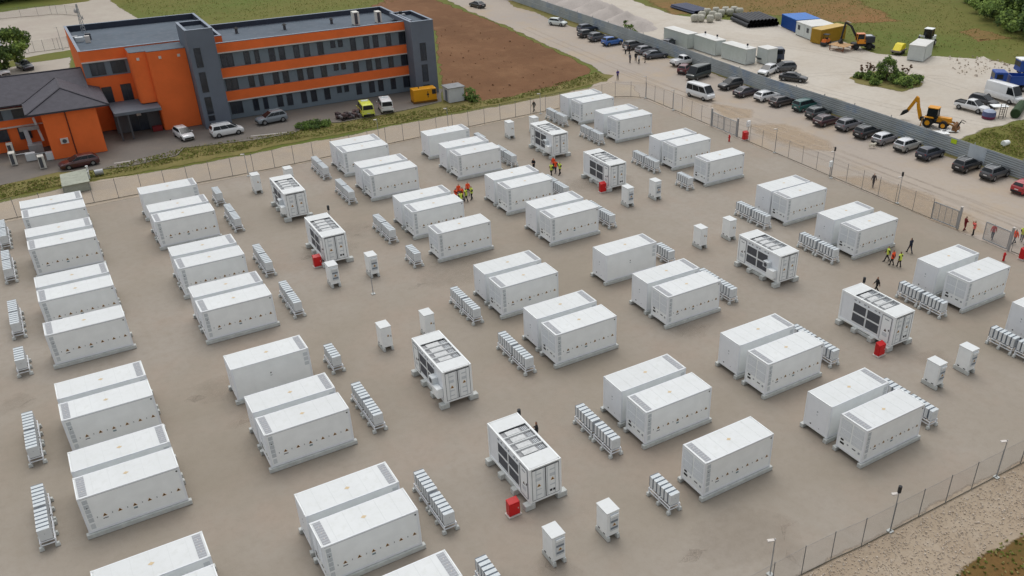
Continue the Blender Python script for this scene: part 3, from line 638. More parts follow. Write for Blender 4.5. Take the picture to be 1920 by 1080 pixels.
# ------------------------------------------------------------------ corrugated wall
CORR = pm('corrugated_zinc', c(156, 163, 165), .5, metal=.15, var=.14, scale=.2, scale2=.3, col3=c(128, 146, 168))
def corr_wall():
    top = 2.35; p = [Vector((x, y, 0)) for x, y in ((110.3, 200), (109.6, 118), (109.2, 98), (108.5, 66), (107.6, 50), (106.8, 34), (107.2, 16), (107.0, 2), (106.6, -12.5), (106.8, -26), (106.6, -60))]
    t = thing('corrugated_metal_wall', 'long grey corrugated metal wall behind the row of parked cars', 'wall', (0, 0, 0))
    n = 16
    for i, (a, b) in enumerate(zip(p, p[1:])):
        m = MB(); vs = []; fs = []
        for k in range(n+1):
            z = top*k/n; off = Vector((-.07 if k % 2 else 0, 0, 0))
            vs += [a+off+Vector((0, 0, z)), b+off+Vector((0, 0, z))]
        for k in range(n): fs.append((2*k, 2*k+1, 2*k+3, 2*k+2))
        m.add(vs, fs, CORR); m.build('corrugated_sheet', t)
        m = MB(); m.beam(a+Vector((-.07, 0, top*.5)), b+Vector((-.07, 0, top*.5)), .03, .035, LOUV); m.beam(a+Vector((.0, 0, top+.02)), b+Vector((.0, 0, top+.02)), .08, .04, GALV); m.build('rail', t)
        if b.y > -30:
            k = max(1, int((b-a).length/6))
            m = MB()
            for j in range(k): q = a.lerp(b, j/k); m.box((q.x+.15, q.y, 1.3), (.1, .1, 2.6), GALV)
            m.build('support_posts', t)
    q = MB(); q.box((106.7, -6.0, 1.35), (.03, 2.6, 2.0), pm('pale_panel', c(186, 196, 204), .4, var=.05, scale=.8)); q.build('pale_sheet', t)
    q = MB(); q.box((106.78, -2.2, 1.95), (.03, .9, .6), pm('lime_sign', c(190, 215, 40), .6)); q.build('yellow_sign', t)
corr_wall()
# ------------------------------------------------------------------ orange and grey office building
BLD = thing('office_building', 'orange and grey three-storey office building with dark window bands', 'building', (28, 66, 0))
BO = Vector((28, 66, 0))
def bpart(name, mbx, bevel=0, parent=None):
    o = mbx.build(name, parent or BLD, bevel=bevel)
    if not parent: o.location = -BO
    return o
def window(x0, x1, z0, z1, y, parent=None):
    f = MB(); t = .07
    f.bx(x0, x1, y-.05, y+.02, z0, z0+t, FRAME); f.bx(x0, x1, y-.05, y+.02, z1-t, z1, FRAME); f.bx(x0, x0+t, y-.05, y+.02, z0+t, z1-t, FRAME); f.bx(x1-t, x1, y-.05, y+.02, z0+t, z1-t, FRAME)
    if x1-x0 > 1.3: f.bx((x0+x1)/2-t/2, (x0+x1)/2+t/2, y-.045, y+.015, z0+t, z1-t, FRAME)
    o = f.build('window', BLD); o.location = -BO
    p = MB(); p.quad((x0+t, y-.012, z0+t), (x1-t, y-.012, z0+t), (x1-t, y-.012, z1-t), (x0+t, y-.012, z1-t), PANE); p.build('pane', o)
def slab_roof(x0, x1, y0, y1, z, pz, name='roof'):
    r = MB(); r.bx(x0+.2, x1-.2, y0+.2, y1-.2, z-.15, z, ROOFB); bpart(name, r)
def parapet(x0, x1, y0, y1, z0, z1, m, t=.3, inner=None):
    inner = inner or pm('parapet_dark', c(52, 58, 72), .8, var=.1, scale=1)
    r = MB()
    for a in ((x0, x1, y0, y0+t), (x0, x1, y1-t, y1), (x0, x0+t, y0+t, y1-t), (x1-t, x1, y0+t, y1-t)): r.bx(*a, z0, z1, m)
    bpart('parapet', r)
    r = MB(); e = .04
    for a in ((x0-e, x1+e, y0-e, y0+t+e), (x0-e, x1+e, y1-t-e, y1+e), (x0-e, x0+t+e, y0+t+e, y1-t-e), (x1-t-e, x1+e, y0+t+e, y1-t-e)): r.bx(*a, z1, z1+.05, pm('coping', c(126, 136, 150), .5, metal=.3))
    bpart('coping', r)
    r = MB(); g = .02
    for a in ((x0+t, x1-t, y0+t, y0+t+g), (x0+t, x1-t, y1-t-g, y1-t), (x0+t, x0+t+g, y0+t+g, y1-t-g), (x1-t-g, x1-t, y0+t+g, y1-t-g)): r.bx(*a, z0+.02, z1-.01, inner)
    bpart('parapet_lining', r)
Y0 = 67.0
# right wing
b = MB(); b.bx(28.0, 58.6, Y0, 80.4, 0, 9.75, GREYF); bpart('wall', b)
b = MB(); b.bx(28.0, 58.6, 79.9, 80.45, 9.76, 10.5, GREYW); bpart('wall', b)
for z0, z1 in ((9.95, 11.2), (6.3, 7.62), (2.85, 4.2)):
    b = MB(); b.bx(28.0, 58.45, Y0-.32, Y0+.05, z0, z1, ORANGE); bpart('orange_band', b)
    b = MB(); b.bx(28.0, 58.5, Y0-.38, Y0+.02, z0-.16, z0-.005, TRIM); bpart('pale_trim', b)
slab_roof(28, 58.6, Y0-.1, 80.3, 10.45, 11.1)
parapet(27.8, 58.6, Y0-.3, 80.5, 10.5, 11.25, GREYW)
b = MB(); b.bx(27.9, 58.5, Y0+.06, Y0+.1, 10, 10.5, ORANGE); bpart('wall', b)
w2 = [(28.5, 30.25), (31.8, 32.65), (34.0-.65, 34.05), (35.45, 36.35), (36.95, 37.85), (39.18, 40.05), (40.72, 41.65), (42.87, 43.8), (48.1, 49.0), (50.25, 51.2), (51.82, 52.7), (53.98, 54.85), (56.17, 57.85)]
for a, b_ in w2:
    window(a, b_, 7.72, 9.6, Y0-.01); window(a, b_, 4.3, 6.1, Y0-.01); window(a, b_ if b_ < 57 else 57.85, .72, 2.5, Y0-.01)
for a, b_ in ((44.97, 45.72), (46.15, 46.9)):
    for z in (8.5, 5.0, 1.45): window(a, b_, z, z+1.05, Y0-.01)
# right end block
b = MB(); b.bx(58.6, 61.05, 63.95, 72.8, 0, 10.9, GREYW); b.bx(57.2, 58.599, 63.95, 66.6, 0, 10.9, GREYW); bpart('wall', b)
slab_roof(57.1, 61.1, 63.9, 72.9, 11.0, 11.4); parapet(57.2, 61.05, 63.95, 72.8, 10.9, 11.55, GREYW)
for z0, z1 in ((5.4, 8.2), (2.0, 4.75)): window(58.45, 59.45, z0, z1, 63.94)
window(58.4, 59.5, .1, 1.5, 63.94)
# stair tower
b = MB(); b.bx(24.0, 27.7, 63.9, 70.5, 0, 13.4, GREYW); bpart('wall', b)
slab_roof(24, 27.7, 63.9, 70.5, 13.45, 14); parapet(24.0, 27.7, 63.9, 70.5, 13.4, 14.0, GREYW)
for z0, z1 in ((8.85, 11.55), (5.3, 8.15), (2.1, 4.6), (1.1, 1.9), (0.1, .8)): window(24.6, 25.5, z0, z1, 63.89)
# left block
b = MB(); b.bx(10.7, 30.0, 71.0, 91.0, 0, 10.4, ORANGE); bpart('wall', b)
slab_roof(10.7, 30, 71, 91, 10.55, 11.4); parapet(10.7, 30.0, 71.0, 91.0, 10.4, 11.4, ORANGE)
b = MB(); b.bx(10.75, 16.6, 70.93, 71.0, 7.75, 9.75, GREYF); bpart('wall', b); b = MB(); b.bx(10.7, 16.7, 70.75, 70.99, 9.78, 9.92, TRIM); bpart('pale_trim', b)
window(11.6, 13.5, 7.95, 9.65, 70.92); window(14.3, 16.2, 7.95, 9.65, 70.92)
window(12.3, 13.6, 3.9, 6.2, 70.98); window(14.8, 16.2, 3.9, 6.3, 70.98)
# orange bays
def bay(x0, x1, y, yb, z0, z1, r):
    P = [(x0, yb)] + [(x0+r-r*math.cos(a), y+r-r*math.sin(a)) for a in [math.pi/2*i/8 for i in range(9)]] + [(x1, y), (x1, yb)]
    q = MB(); q.prism(P, z0, z1, ORANGE); bpart('orange_bay', q)
    P2 = [(px_, py_-.05) for px_, py_ in P]
    q = MB(); q.prism(P2, z1, z1+.06, ROOFB); bpart('roof', q)
bay(16.6, 18.75, 67.3, 71.9, 4.1, 11.2, .5); bay(18.76, 23.95, 66.7, 71.9, 0, 11.2, .3)
for x in (17.6, 20.4, 22.9):
    q = MB(); q.box((x, 67.2 if x < 18.7 else 66.66, 10.3), (.36, .12, .36), TRIM); bpart('wall_lamp', q)
# entrance canopy
q = MB(); q.bx(12.6, 18.75, 64.6, 71.0, 3.55, 3.95, pm('canopy_grey', c(104, 112, 122), .6, var=.08, scale=1)); bpart('entrance_canopy', q)
q = MB(); q.bx(12.7, 18.74, 68.6, 69.0, 0, 3.5, pm('entrance_grey', c(92, 94, 98), .8)); bpart('entrance_wall', q)
q = MB(); q.bx(14.6, 17.0, 68.5, 68.6, 0.02, 3.0, PANE); d_ = bpart('entrance_door', q)
for x in (14.6, 15.8, 17.0):
    q = MB(); q.bx(x-.04, x+.04, 68.46, 68.52, 0, 3.0, FRAME); bpart('door_frame', q)
q = MB(); q.bx(15.7, 16.3, 68.4, 68.46, 2.2, 2.6, TRIM); bpart('door_sign', q)
for x in (12.9, 14.3):
    q = MB(); q.bx(x-.12, x+.12, 64.8, 65.05, 0, 3.5, pm('pillar_grey', c(80, 82, 86), .8)); bpart('pillar', q)
q = MB(); q.bx(17.2, 18.5, 66.8, 67.3, .0, .75, pm('planter_red', c(120, 30, 34), .7)); bpart('red_planter', q)
# roof equipment
def ac(x, y, z, label, rz=0, s=1.0, parent=None):
    t = thing('roof_unit', label, 'air conditioner', (x, y, z), rz, 'air conditioners')
    q = MB(); q.box((0, 0, .85*s), (.75*s, 1.1*s, 1.6*s), pm('ac_white', c(214, 212, 204), .5, var=.04, scale=4)); q.build('casing', t, bevel=.03)
    q = MB(); q.box((.38*s, 0, .85*s), (.03, .9*s, 1.3*s), GRILLE); q.box((-.1*s, -.555*s, .85*s), (.4*s, .03, 1.4*s), GRILLE); q.build('fan_grille', t)
    q = MB(); q.box((0, .45*s, .03), (.8*s, .1, .06), GALV); q.box((0, -.45*s, .03), (.8*s, .1, .06), GALV); q.build('feet', t); return t
p = at(668, 46, 10.5); ac(p.x, p.y, 10.46, 'large white air conditioner on the flat roof, left one', 0, 1.25)
p = at(710, 42, 10.5); ac(p.x, p.y, 10.46, 'large white air conditioner on the flat roof, right one', 0, 1.1)
for (x, y), l in (((444, 62), 'small dark chimney cowl on the flat roof, nearest the stair tower'), ((534, 55), 'small dark chimney cowl, middle one on the flat roof'), ((622, 44), 'small dark chimney cowl left of the roof air conditioners')):
    p = at(x, y, 10.5); t = thing('roof_cowl', l, 'roof vent', (p.x, p.y, 10.45), 0, 'roof cowls')
    q = MB(); q.cyl((0, 0, 0), (0, 0, .7), .22, GRILLE, 12); q.build('pipe', t); q = MB(); q.cyl((0, 0, .72), (0, 0, .95), .4, BLACK, 12, .1); q.build('cap', t)
p = at(752, 36, 10.5); t = thing('roof_hatch', 'grey metal box on the roof beside the right end block', 'roof hatch', (p.x, p.y, 10.45)); q = MB(); q.box((0, 0, .45), (1.7, 1.1, .9), GALV, top=(.8, .8)); q.build('box', t, bevel=.04)
q = MB(); q.cyl((0, 0, .9), (0, 0, 1.3), .25, DARK, 10); q.build('outlet', t)
p = at(157, 60, 10.6); t = thing('antenna_mast', 'lattice antenna mast with small dishes on the roof corner', 'antenna', (p.x, p.y, 10.56))
q = MB()
for sx, sy in ((-.3, -.3), (.3, -.3), (0, .35)): q.cyl((sx, sy, 0), (sx*.3, sy*.3, 4.2), .045, GALV, 6)
for k in range(8):
    z = .3+k*.5; f_ = 1-.7*z/4.2; q.beam((-.3*f_, -.3*f_, z), (.3*f_, -.3*f_, z+.25), .03, .03, GALV); q.beam((.3*f_, -.3*f_, z), (0, .35*f_, z+.25), .03, .03, GALV); q.beam((0, .35*f_, z), (-.3*f_, -.3*f_, z+.25), .03, .03, GALV)
q.build('lattice', t)
for z, a in ((2.2, 0), (3.2, 2.2)):
    q = MB(); q.cyl((.25*math.cos(a), .25*math.sin(a), z), (.45*math.cos(a), .45*math.sin(a), z), .12, TRIM, 12, .38); q.build('dish', t)
p = at(150, 78, 10.6); t = thing('roof_machinery', 'cluster of small machines and pipes at the roof corner', 'roof machinery', (p.x, p.y, 10.56))
for k, (x, y, sx, sy, sz) in enumerate(((0, 0, 1.1, .7, .7), (1.3, 1.1, .8, .6, .9), (-.5, 1.6, .9, .6, .6), (1.0, -1.2, .7, .5, 1.0))):
    q = MB(); q.box((x, y, sz/2), (sx, sy, sz), [LOUV, GRILLE, GALV, TRIM][k]); q.build('machine', t, bevel=.03)
q = MB(); q.cyl((0, 0, .5), (1.3, 1.1, .5), .08, GALV, 8); q.cyl((1.3, 1.1, .3), (1., -1.2, .4), .08, GALV, 8); q.build('pipe', t)
t = tag(MB().bx(13.6, 15.6, 72.4, 72.8, 10.56, 10.66, TRIM).build('roof_plank'), 'pale plank lying on the left flat roof', 'plank')
# ------------------------------------------------------------------ low tiled wing
LW = thing('tiled_wing', 'low orange wing with dark tiled hip roof left of the office building', 'building', (4, 66, 0)); LO = Vector((4, 66, 0))
def lp(name, q, bevel=0):
    o = q.build(name, LW, bevel=bevel); o.location = -LO; return o
q = MB(); q.bx(3.9, 10.4, 61.3, 70.5, 0, 6.3, ORANGE); lp('wall', q)
q = MB(); q.bx(-34, 3.899, 68.0, 79.5, 0, 6.3, ORANGE); q.bx(3.9, 10.6, 70.501, 79.5, 0, 6.3, ORANGE); lp('wall', q)
def hip(pts, fs, th=.16):
    q = MB(); q.add([Vector(p) for p in pts], fs, TILE); return q
q = MB(); q.add([(2.3, 60.8, 6.4), (12.0, 60.8, 6.4), (7.1, 65.7, 8.13), (2.3, 67.1, 6.42), (12.0, 67.1, 6.42), (7.1, 72.2, 8.13), (12.0, 71.0, 6.4)], [(0, 1, 2), (0, 2, 5, 3), (1, 6, 5, 2)], TILE); lp('hip_roof', q)
q = MB(); q.add([(-34, 67.2, 6.38), (10.65, 67.2, 6.38), (10.65, 73.8, 8.7), (-34, 73.8, 8.7), (-34, 80.4, 6.38), (10.65, 80.4, 6.38)], [(0, 1, 2, 3), (3, 2, 5, 4)], TILE); lp('tiled_roof', q)
q = MB()
for a, b_ in (((2.3, 60.8, 6.45), (7.1, 65.7, 8.18)), ((12, 60.8, 6.45), (7.1, 65.7, 8.18)), ((7.1, 65.7, 8.18), (7.1, 72.2, 8.18)), ((2.3, 67.1, 6.47), (7.1, 72.2, 8.18)), ((-34, 73.8, 8.74), (10.6, 73.8, 8.74))): q.beam(a, b_, .22, .12, TILED)
lp('roof_ridge', q)
q = MB()
for a, b_ in (((2.3, 60.75, 6.3), (12, 60.75, 6.3)), ((2.25, 60.8, 6.3), (2.25, 67.1, 6.3)), ((12.05, 60.8, 6.3), (12.05, 70.9, 6.3)), ((-34, 67.15, 6.28), (2.2, 67.15, 6.28))): q.beam(a, b_, .16, .22, TILED)
lp('gutter', q)
q = MB(); q.cyl((6.7, 61.22, 0), (6.7, 61.22, 6.2), .07, pm('drain_brown', c(90, 36, 26), .6), 8); lp('drainpipe', q)
q = MB(); q.bx(-34, 3.89, 67.9, 67.99, 4.3, 5.7, GREYF); lp('grey_band', q)
for z in (5.72, 3.25):
    q = MB(); q.bx(-34, 3.89, 67.7, 67.99, z, z+.14, TRIM); lp('pale_trim', q)
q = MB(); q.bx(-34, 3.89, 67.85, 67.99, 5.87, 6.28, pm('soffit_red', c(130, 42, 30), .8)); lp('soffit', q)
for i in range(12):
    x = 2.2-i*2.7
    for z0, z1 in ((4.4, 5.6), (1.5, 3.1)):
        f = MB(); f.bx(x-1.5, x, 67.82, 67.9 if z0 > 4 else 67.99, z0, z1, FRAME); o = f.build('window', LW); o.location = -LO
        g = MB(); g.quad((x-1.42, 67.81, z0+.08), (x-.08, 67.81, z0+.08), (x-.08, 67.81, z1-.08), (x-1.42, 67.81, z1-.08), PANE); g.build('pane', o)
t = thing('air_conditioner', 'white air conditioner on the orange wall beside the drainpipe', 'air conditioner', (5.7, 61.1, 2.0), 0, 'air conditioners')
q = MB(); q.box((0, 0, .35), (.95, .36, .7), TRIM); q.build('casing', t, bevel=.03); q = MB(); q.cyl((0, -.18, .35), (0, -.2, .35), .27, GRILLE, 16); q.build('fan', t)
# ducts and units in the service corner
t = thing('ventilation_duct', 'bent grey ventilation duct climbing the orange wall', 'duct', at(70, 292))
q = MB()
for a, b_ in (((.9, 66.9, 3.1), (3.3, 66.9, 3.1)), ((1.6, 66.8, 2.9), (1.7, 65.6, 1.2))): q.beam(a, b_, .55, .5, GALV)
q.build('duct', t, bevel=.03); t.location = (0, 0, 0)
q = MB(); q.beam((2.95, 67.5, 4.3), (3.3, 66.6, 1.2), .3, .3, LOUV); q.build('rising_pipe', t, bevel=.03)
q = MB(); q.box((2.2, 65.4, .75), (1.7, 1.3, 1.3), GALV); q.build('fan_box', t, bevel=.04)
for (x, y), l in (((28, 300), 'white standing air unit by the service corner, front one'), ((24, 283), 'white standing air unit by the service corner, rear one'), ((82, 306), 'white standing air unit beside the bent grey duct')):
    p = at(x, y+8); ac(p.x, p.y, 0, l, 0, 1.0)
for i, (x, y) in enumerate(((60, 300), (98, 298))):
    p = at(x, y); t = thing('service_cabinet', ['low grey box between the standing air units', 'low grey box against the orange wall corner'][i], 'cabinet', p, 0); q = MB(); q.box((0, 0, .5), (1.2, .8, 1.0), LOUV); q.build('casing', t, bevel=.03); q = MB(); q.cyl((-.4, 0, 1.0), (-1.8, 0, 1.0), .07, GALV, 8); q.build('pipe', t)
# concrete hatch slab and tank
a, b_, c_, d_ = at(112, 321), at(160, 314), at(168, 343), at(118, 350)
t = thing('transformer_hut', 'pale green flat-topped concrete hut beside the forecourt', 'hut', a); q = MB()
h = Vector((0, 0, 1.1)); P = [Vector(v)-a for v in (at(112, 328, 1.1), at(160, 317, 1.1), at(167, 340, 1.1), at(116, 350, 1.1))]
q.prism([(v.x, v.y) for v in P], 0, 1.1, pm('green_grey', c(150, 154, 140), .85, var=.08, scale=.8)); q.build('walls', t, bevel=.03)
q = MB(); q.prism([(v.x*1.02, v.y*1.02) for v in P], 1.105, 1.18, pm('green_grey_roof', c(158, 162, 148), .85, var=.1, scale=.6, scale2=3)); q.build('roof', t)
p = at(187, 328); t = thing('barrel', 'small grey barrel lying on the verge by the hut', 'barrel', p); q = MB(); q.cyl((-.5, 0, .38), (.5, 0, .38), .38, GALV, 16); q.build('drum', t); q = MB(); q.cyl((-.53, 0, .38), (-.5, 0, .38), .3, DARK, 14); q.build('lid', t)
for i, (x, y) in enumerate(((166, 325), (168, 335))):
    p = at(x, y); t = thing('marker_post', 'short white marker post by the hut, %s one' % ('rear', 'front')[i], 'marker post', p, 0, 'white marker posts'); q = MB(); q.cyl((0, 0, 0), (0, 0, .9), .1, WHITE, 8); q.build('post', t); q = MB(); q.box((0, 0, .95), (.3, .2, .12), WHITE); q.build('cap', t)
# ------------------------------------------------------------------ vehicles
def vpaint(name, col): return pm('paint_'+name, col, .32, spec=.6, var=.03, scale=2, coat=.7)
LIGHTR = pm('tail_red', c(150, 18, 22), .3); LIGHTW = pm('head_light', c(215, 220, 222), .2); PLATE = pm('plate_white', c(205, 205, 205), .5); TRIMD = pm('plastic_dark', c(36, 38, 40), .6)
VT = {  # L, W, belt z, roof z, ground clearance, rear x (bottom, top), front x (bottom, top) of the cabin as fractions from the tail; hood z, nose z
 'suv': (4.5, 1.88, 1.08, 1.64, .26, (.01, .10), (.76, .50), 1.0, .82),
 'wagon': (4.7, 1.84, .98, 1.46, .2, (.01, .13), (.75, .50), .9, .68),
 'sedan': (4.8, 1.86, .97, 1.42, .2, (.07, .27), (.76, .52), .9, .68),
 'hatch': (4.1, 1.78, 1.0, 1.5, .2, (.0, .11), (.8, .54), .92, .72),
 'mpv': (4.5, 1.84, 1.06, 1.7, .22, (.0, .06), (.84, .62), .98, .8),
 'minibus': (5.2, 2.0, 1.15, 2.25, .3, (.0, .02), (.93, .76), 1.12, .95),
 'van': (6.4, 2.05, 1.3, 2.7, .32, (.0, .01), (.92, .77), 1.25, 1.05),
 'pickup': (5.3, 1.88, 1.04, 1.76, .36, (.36, .385), (.78, .57), 1.04, .88)}
def car(kind, px, py, heading, label, paint, cat='car', group='cars parked along the metal wall', lib=None, world=None, bars=False, bed=None, roofm=None):
    Lc, Wc, zb, zr, gc, rx_, fx, hz, nz = VT[kind]
    p = world if world else at(px, py)
    t = thing('parked_car' if cat == 'car' else cat.replace(' ', '_'), label, cat, (p[0], p[1], 0), R(heading), group)
    hw = Wc/2; X = lambda f: -Lc/2+Lc*f
    b = MB()
    st = [(0, .86, gc+.12, zb*.72, zb*.9), (.03, .96, gc, zb*.6, zb), (rx_[0]+.06 if kind != 'pickup' else .1, 1, gc, zb*.62, zb), (.5, 1, gc, zb*.62, zb), (fx[0], .99, gc, zb*.62, hz), (.9, .95, gc, zb*.6, (hz+nz)/2+.02), (.975, .88, gc, zb*.55, nz), (1.0, .76, gc+.1, zb*.5, nz-.14)]
    vs = []; fs = []
    for f_, wf, z0, zm, zt in st:
        x = X(f_); w_ = hw*wf
        vs += [(x, -w_*.93, z0), (x, -w_, zm*.75), (x, -w_*.99, zm+.12), (x, -w_*.9, zt), (x, 0, zt+.03), (x, w_*.9, zt), (x, w_*.99, zm+.12), (x, w_, zm*.75), (x, w_*.93, z0)]
    n = 9
    for i in range(len(st)-1):
        for k in range(n-1): fs.append((i*n+k, (i+1)*n+k, (i+1)*n+k+1, i*n+k+1))
        fs.append((i*n+n-1, (i+1)*n+n-1, (i+1)*n, i*n))
    fs.append(tuple(range(n))); k0 = (len(st)-1)*n; fs.append(tuple(range(k0, k0+n))[::-1])
    b.add(vs, fs, paint)
    # cabin
    wb, wt = hw*.9, hw*.68 if kind not in ('van', 'minibus') else hw*.8
    A = [(X(rx_[0]), zb), (X(rx_[1]), zr-.04), (X(fx[1]), zr), (X(fx[0]), hz)]
    mid = (X((rx_[1]+fx[1])/2), zr+.03)
    def ring(s, y_b, y_t): return [(A[0][0], s*y_b, zb-.02), (A[1][0], s*y_t, A[1][1]), (mid[0], s*y_t, zr), (A[2][0], s*y_t, A[2][1]-.02), (A[3][0], s*y_b, hz-.02)]
    l_, r_ = ring(-1, wb, wt), ring(1, wb, wt)
    b.add(l_+r_+[(mid[0], 0, zr+.04), (A[1][0], 0, A[1][1]+.02), (A[2][0], 0, A[2][1]+.02)], [(0, 1, 2, 3, 4), (9, 8, 7, 6, 5), (0, 5, 6, 11, 1), (4, 3, 12, 8, 9), (1, 11, 10, 2), (11, 6, 7, 10), (2, 10, 12, 3), (10, 7, 8, 12)], roofm or paint)
    bo = b.build('body', t, bevel=.05, smooth=False)
    for q_ in bo.data.polygons: q_.use_smooth = True
    # glass
    def lerp(a, b_, s): return a+(b_-a)*s
    g = MB(); e = .015
    def slant(s0, s1, i0, i1, marg, nm, out):
        (x0, z0), (x1, z1) = A[i0], A[i1]
        a0, a1 = (lerp(x0, x1, s0), lerp(z0, z1, s0)), (lerp(x0, x1, s1), lerp(z0, z1, s1))
        y0, y1 = lerp(wb, wt, s0)-marg, lerp(wb, wt, s1)-marg
        q = MB(); q.quad((a0[0]+out, -y0, a0[1]+e), (a0[0]+out, y0, a0[1]+e), (a1[0]+out, y1, a1[1]+e), (a1[0]+out, -y1, a1[1]+e), GLASS); q.build(nm, t)
    slant(.06, .95, 3, 2, .05, 'windscreen', .03)
    if kind != 'van': slant(.22, .9, 0, 1, .1, 'rear_window', -.03)
    nwin = {'pickup': 2, 'van': 1, 'sedan': 2, 'hatch': 2}.get(kind, 3)
    for s in (-1, 1):
        zlo, zhi = .06, .82
        xa0, xa1 = lerp(A[0][0], A[1][0], zlo)+.16, lerp(A[0][0], A[1][0], zhi)+.16
        xb0, xb1 = lerp(A[3][0], A[2][0], zlo)-.12, lerp(A[3][0], A[2][0], zhi)-.1
        if kind == 'van': xa0 = xa1 = A[2][0]-.75
        for i in range(nwin):
            f0, f1 = i/nwin+.008, (i+1)/nwin-.008
            y0, y1 = lerp(wb, wt, zlo)+e, lerp(wb, wt, zhi)+e; z0, z1 = lerp(zb, zr, zlo), lerp(zb, zr, zhi)
            q = MB(); q.quad((lerp(xa0, xb0, f0), s*y0, z0), (lerp(xa0, xb0, f1), s*y0, z0), (lerp(xa1, xb1, f1), s*y1, z1), (lerp(xa1, xb1, f0), s*y1, z1), GLASS); q.build('side_window', t)
        q = MB(); q.box((X(.97), s*hw*.62, nz-.1), (.1, .36, .15), LIGHTW); q.build('headlight', t, bevel=.02)
        q = MB(); q.box((X(.018), s*hw*.74, zb*.86), (.12, .24, .2), LIGHTR); q.build('tail_light', t, bevel=.02)
        q = MB(); q.box((X(fx[0])-.35, s*(hw+.07), zb+.04), (.14, .18, .12), paint); q.build('mirror', t, bevel=.02)
        for wx in (.185, .8):
            r = .33 if kind not in ('pickup', 'van', 'suv') else .37
            q = MB(); q.cyl((X(wx), s*(hw-.24), r), (X(wx), s*(hw-.0), r), r, TYRE, 16); wo = q.build('wheel', t); q = MB(); q.cyl((X(wx), s*(hw-.02), r), (X(wx), s*(hw+.012), r), r*.6, RIM, 12); q.build('rim', wo)
            q = MB(); q.cyl((X(wx), s*(hw-.3), r+.02), (X(wx), s*(hw-.03), r+.02), r+.07, BLACK, 16)
            q.build('wheel_arch', t)
        if bars:
            q = MB(); q.beam((A[1][0]+.15, s*(wt-.08), zr+.07), (A[2][0]-.1, s*(wt-.08), zr+.07), .04, .04, LOUV); q.build('roof_rail', t)
    q = MB(); q.box((X(.006), 0, gc+.2), (.1, Wc*.82, .26), TRIMD); q.build('bumper', t, bevel=.03)
    q = MB(); q.box((X(.99), 0, gc+.2), (.1, Wc*.74, .24), TRIMD); q.build('bumper', t, bevel=.03)
    q = MB(); q.box((X(-.006), 0, zb*.68), (.02, .5, .12), PLATE); q.build('number_plate', t)
    if kind == 'pickup':
        m_ = bed or TRIMD; q = MB(); x0, x1 = X(.03), X(.345); z = zb+.01
        q.bx(x0, x1, -hw*.8, hw*.8, zb-.1, zb+.045, m_)
        for s in (-1, 1): q.bx(x0, x1, s*hw*.86-.05, s*hw*.86+.05, zb-.1, zb+.12, bed or paint)
        q.bx(x0-.08, x0, -hw*.9, hw*.9, zb-.3, zb+.12, bed or paint); q.build('load_bed', t)
    return t
PB = vpaint('black', c(34, 34, 38)); PDG = vpaint('dark_grey', c(70, 72, 76)); PG = vpaint('grey', c(112, 112, 118)); PW = vpaint('white', c(228, 230, 232, .9)); PNAVY = vpaint('navy', c(34, 40, 58)); PBLUE = vpaint('blue', c(28, 92, 170)); PDB = vpaint('dark_blue', c(32, 46, 70)); PMAR = vpaint('maroon', c(62, 30, 38)); PRED = vpaint('red', c(172, 24, 36)); PTEAL = vpaint('teal', c(16, 82, 78)); PSIL = vpaint('silver', c(158, 158, 154)); PGRN = vpaint('dark_green', c(38, 48, 48)); PROOF = vpaint('pale_roof', c(208, 210, 214))
H = 3
car('hatch', 1046, 47, -62, 'small white and teal car driving on the track at the top', vpaint('teal_white', c(206, 214, 212)), group='cars on the track')
car('sedan', 895, 13, 100, 'black car alone on the track at the top of the photo', PB, group='cars on the track')
row = [('suv', 1101, 59, H, 'dark blue suv, farthest car of the row by the metal wall', PDB, 0),
 ('hatch', 1101, 68.5, H, 'black car beside the farthest dark blue suv', PB, 0),
 ('suv', 1122, 75.5, H, 'dark grey suv with roof rails left of the bright blue car', PDG, 1),
 ('suv', 1148, 83.5, H, 'bright blue suv in the row by the metal wall', PBLUE, 0),
 ('suv', 1188, 91, H, 'dark grey suv right of the bright blue car, behind a man in white', PDG, 0),
 ('wagon', 1212, 99, H, 'silver grey car half hidden between two dark cars and standing people', PG, 0),
 ('sedan', 1229, 108, H-14, 'slate grey sedan beside the group of people at the row', vpaint('slate', c(62, 68, 80)), 0),
 ('hatch', 1284, 135, H+180-150, 'dark red car between the white pickup and black van', PRED and vpaint('dark_red', c(100, 26, 38)), 0),
 ('suv', 1369, 165, 183, 'black suv with nose to the camera, right of the white minibus', PB, 1),
 ('sedan', 1399, 178, H, 'very dark purple sedan left of the white estate car', vpaint('dark_purple', c(42, 34, 48)), 0),
 ('wagon', 1438, 186, H, 'white estate car in the row of dark cars', PW, 1),
 ('wagon', 1466, 196, H, 'dark brown estate car right of the white estate car', vpaint('dark_brown', c(52, 42, 42)), 1),
 ('suv', 1534, 219, H, 'dark grey-green suv right of the teal van', vpaint('grey_green', c(60, 66, 68)), 1),
 ('wagon', 1550, 232, H, 'maroon estate car right of the grey-green suv', PMAR, 1),
 ('suv', 1591, 241, H, 'mid grey suv between the maroon car and a black suv', PG, 1),
 ('suv', 1625, 255, H, 'black suv with red tail lights beside the dog', PB, 1),
 ('hatch', 1658, 267, H, 'silver grey car with pale roof next to the white dog', vpaint('warm_grey', c(122, 120, 124)), 0),
 ('suv', 1701, 279.5, H, 'champagne silver suv with white roof and black windows', PSIL, 0),
 ('suv', 1743, 295, H, 'navy suv right of the champagne silver one', PNAVY, 0),
 ('suv', 1812, 317, H, 'black suv left of the last dark grey car', PB, 1),
 ('suv', 1864, 332, H, 'dark grey suv between the last black suv and the red car', PDG, 1),
 ('hatch', 1921, 358, H, 'bright red car cut by the right photo edge', PRED, 0)]
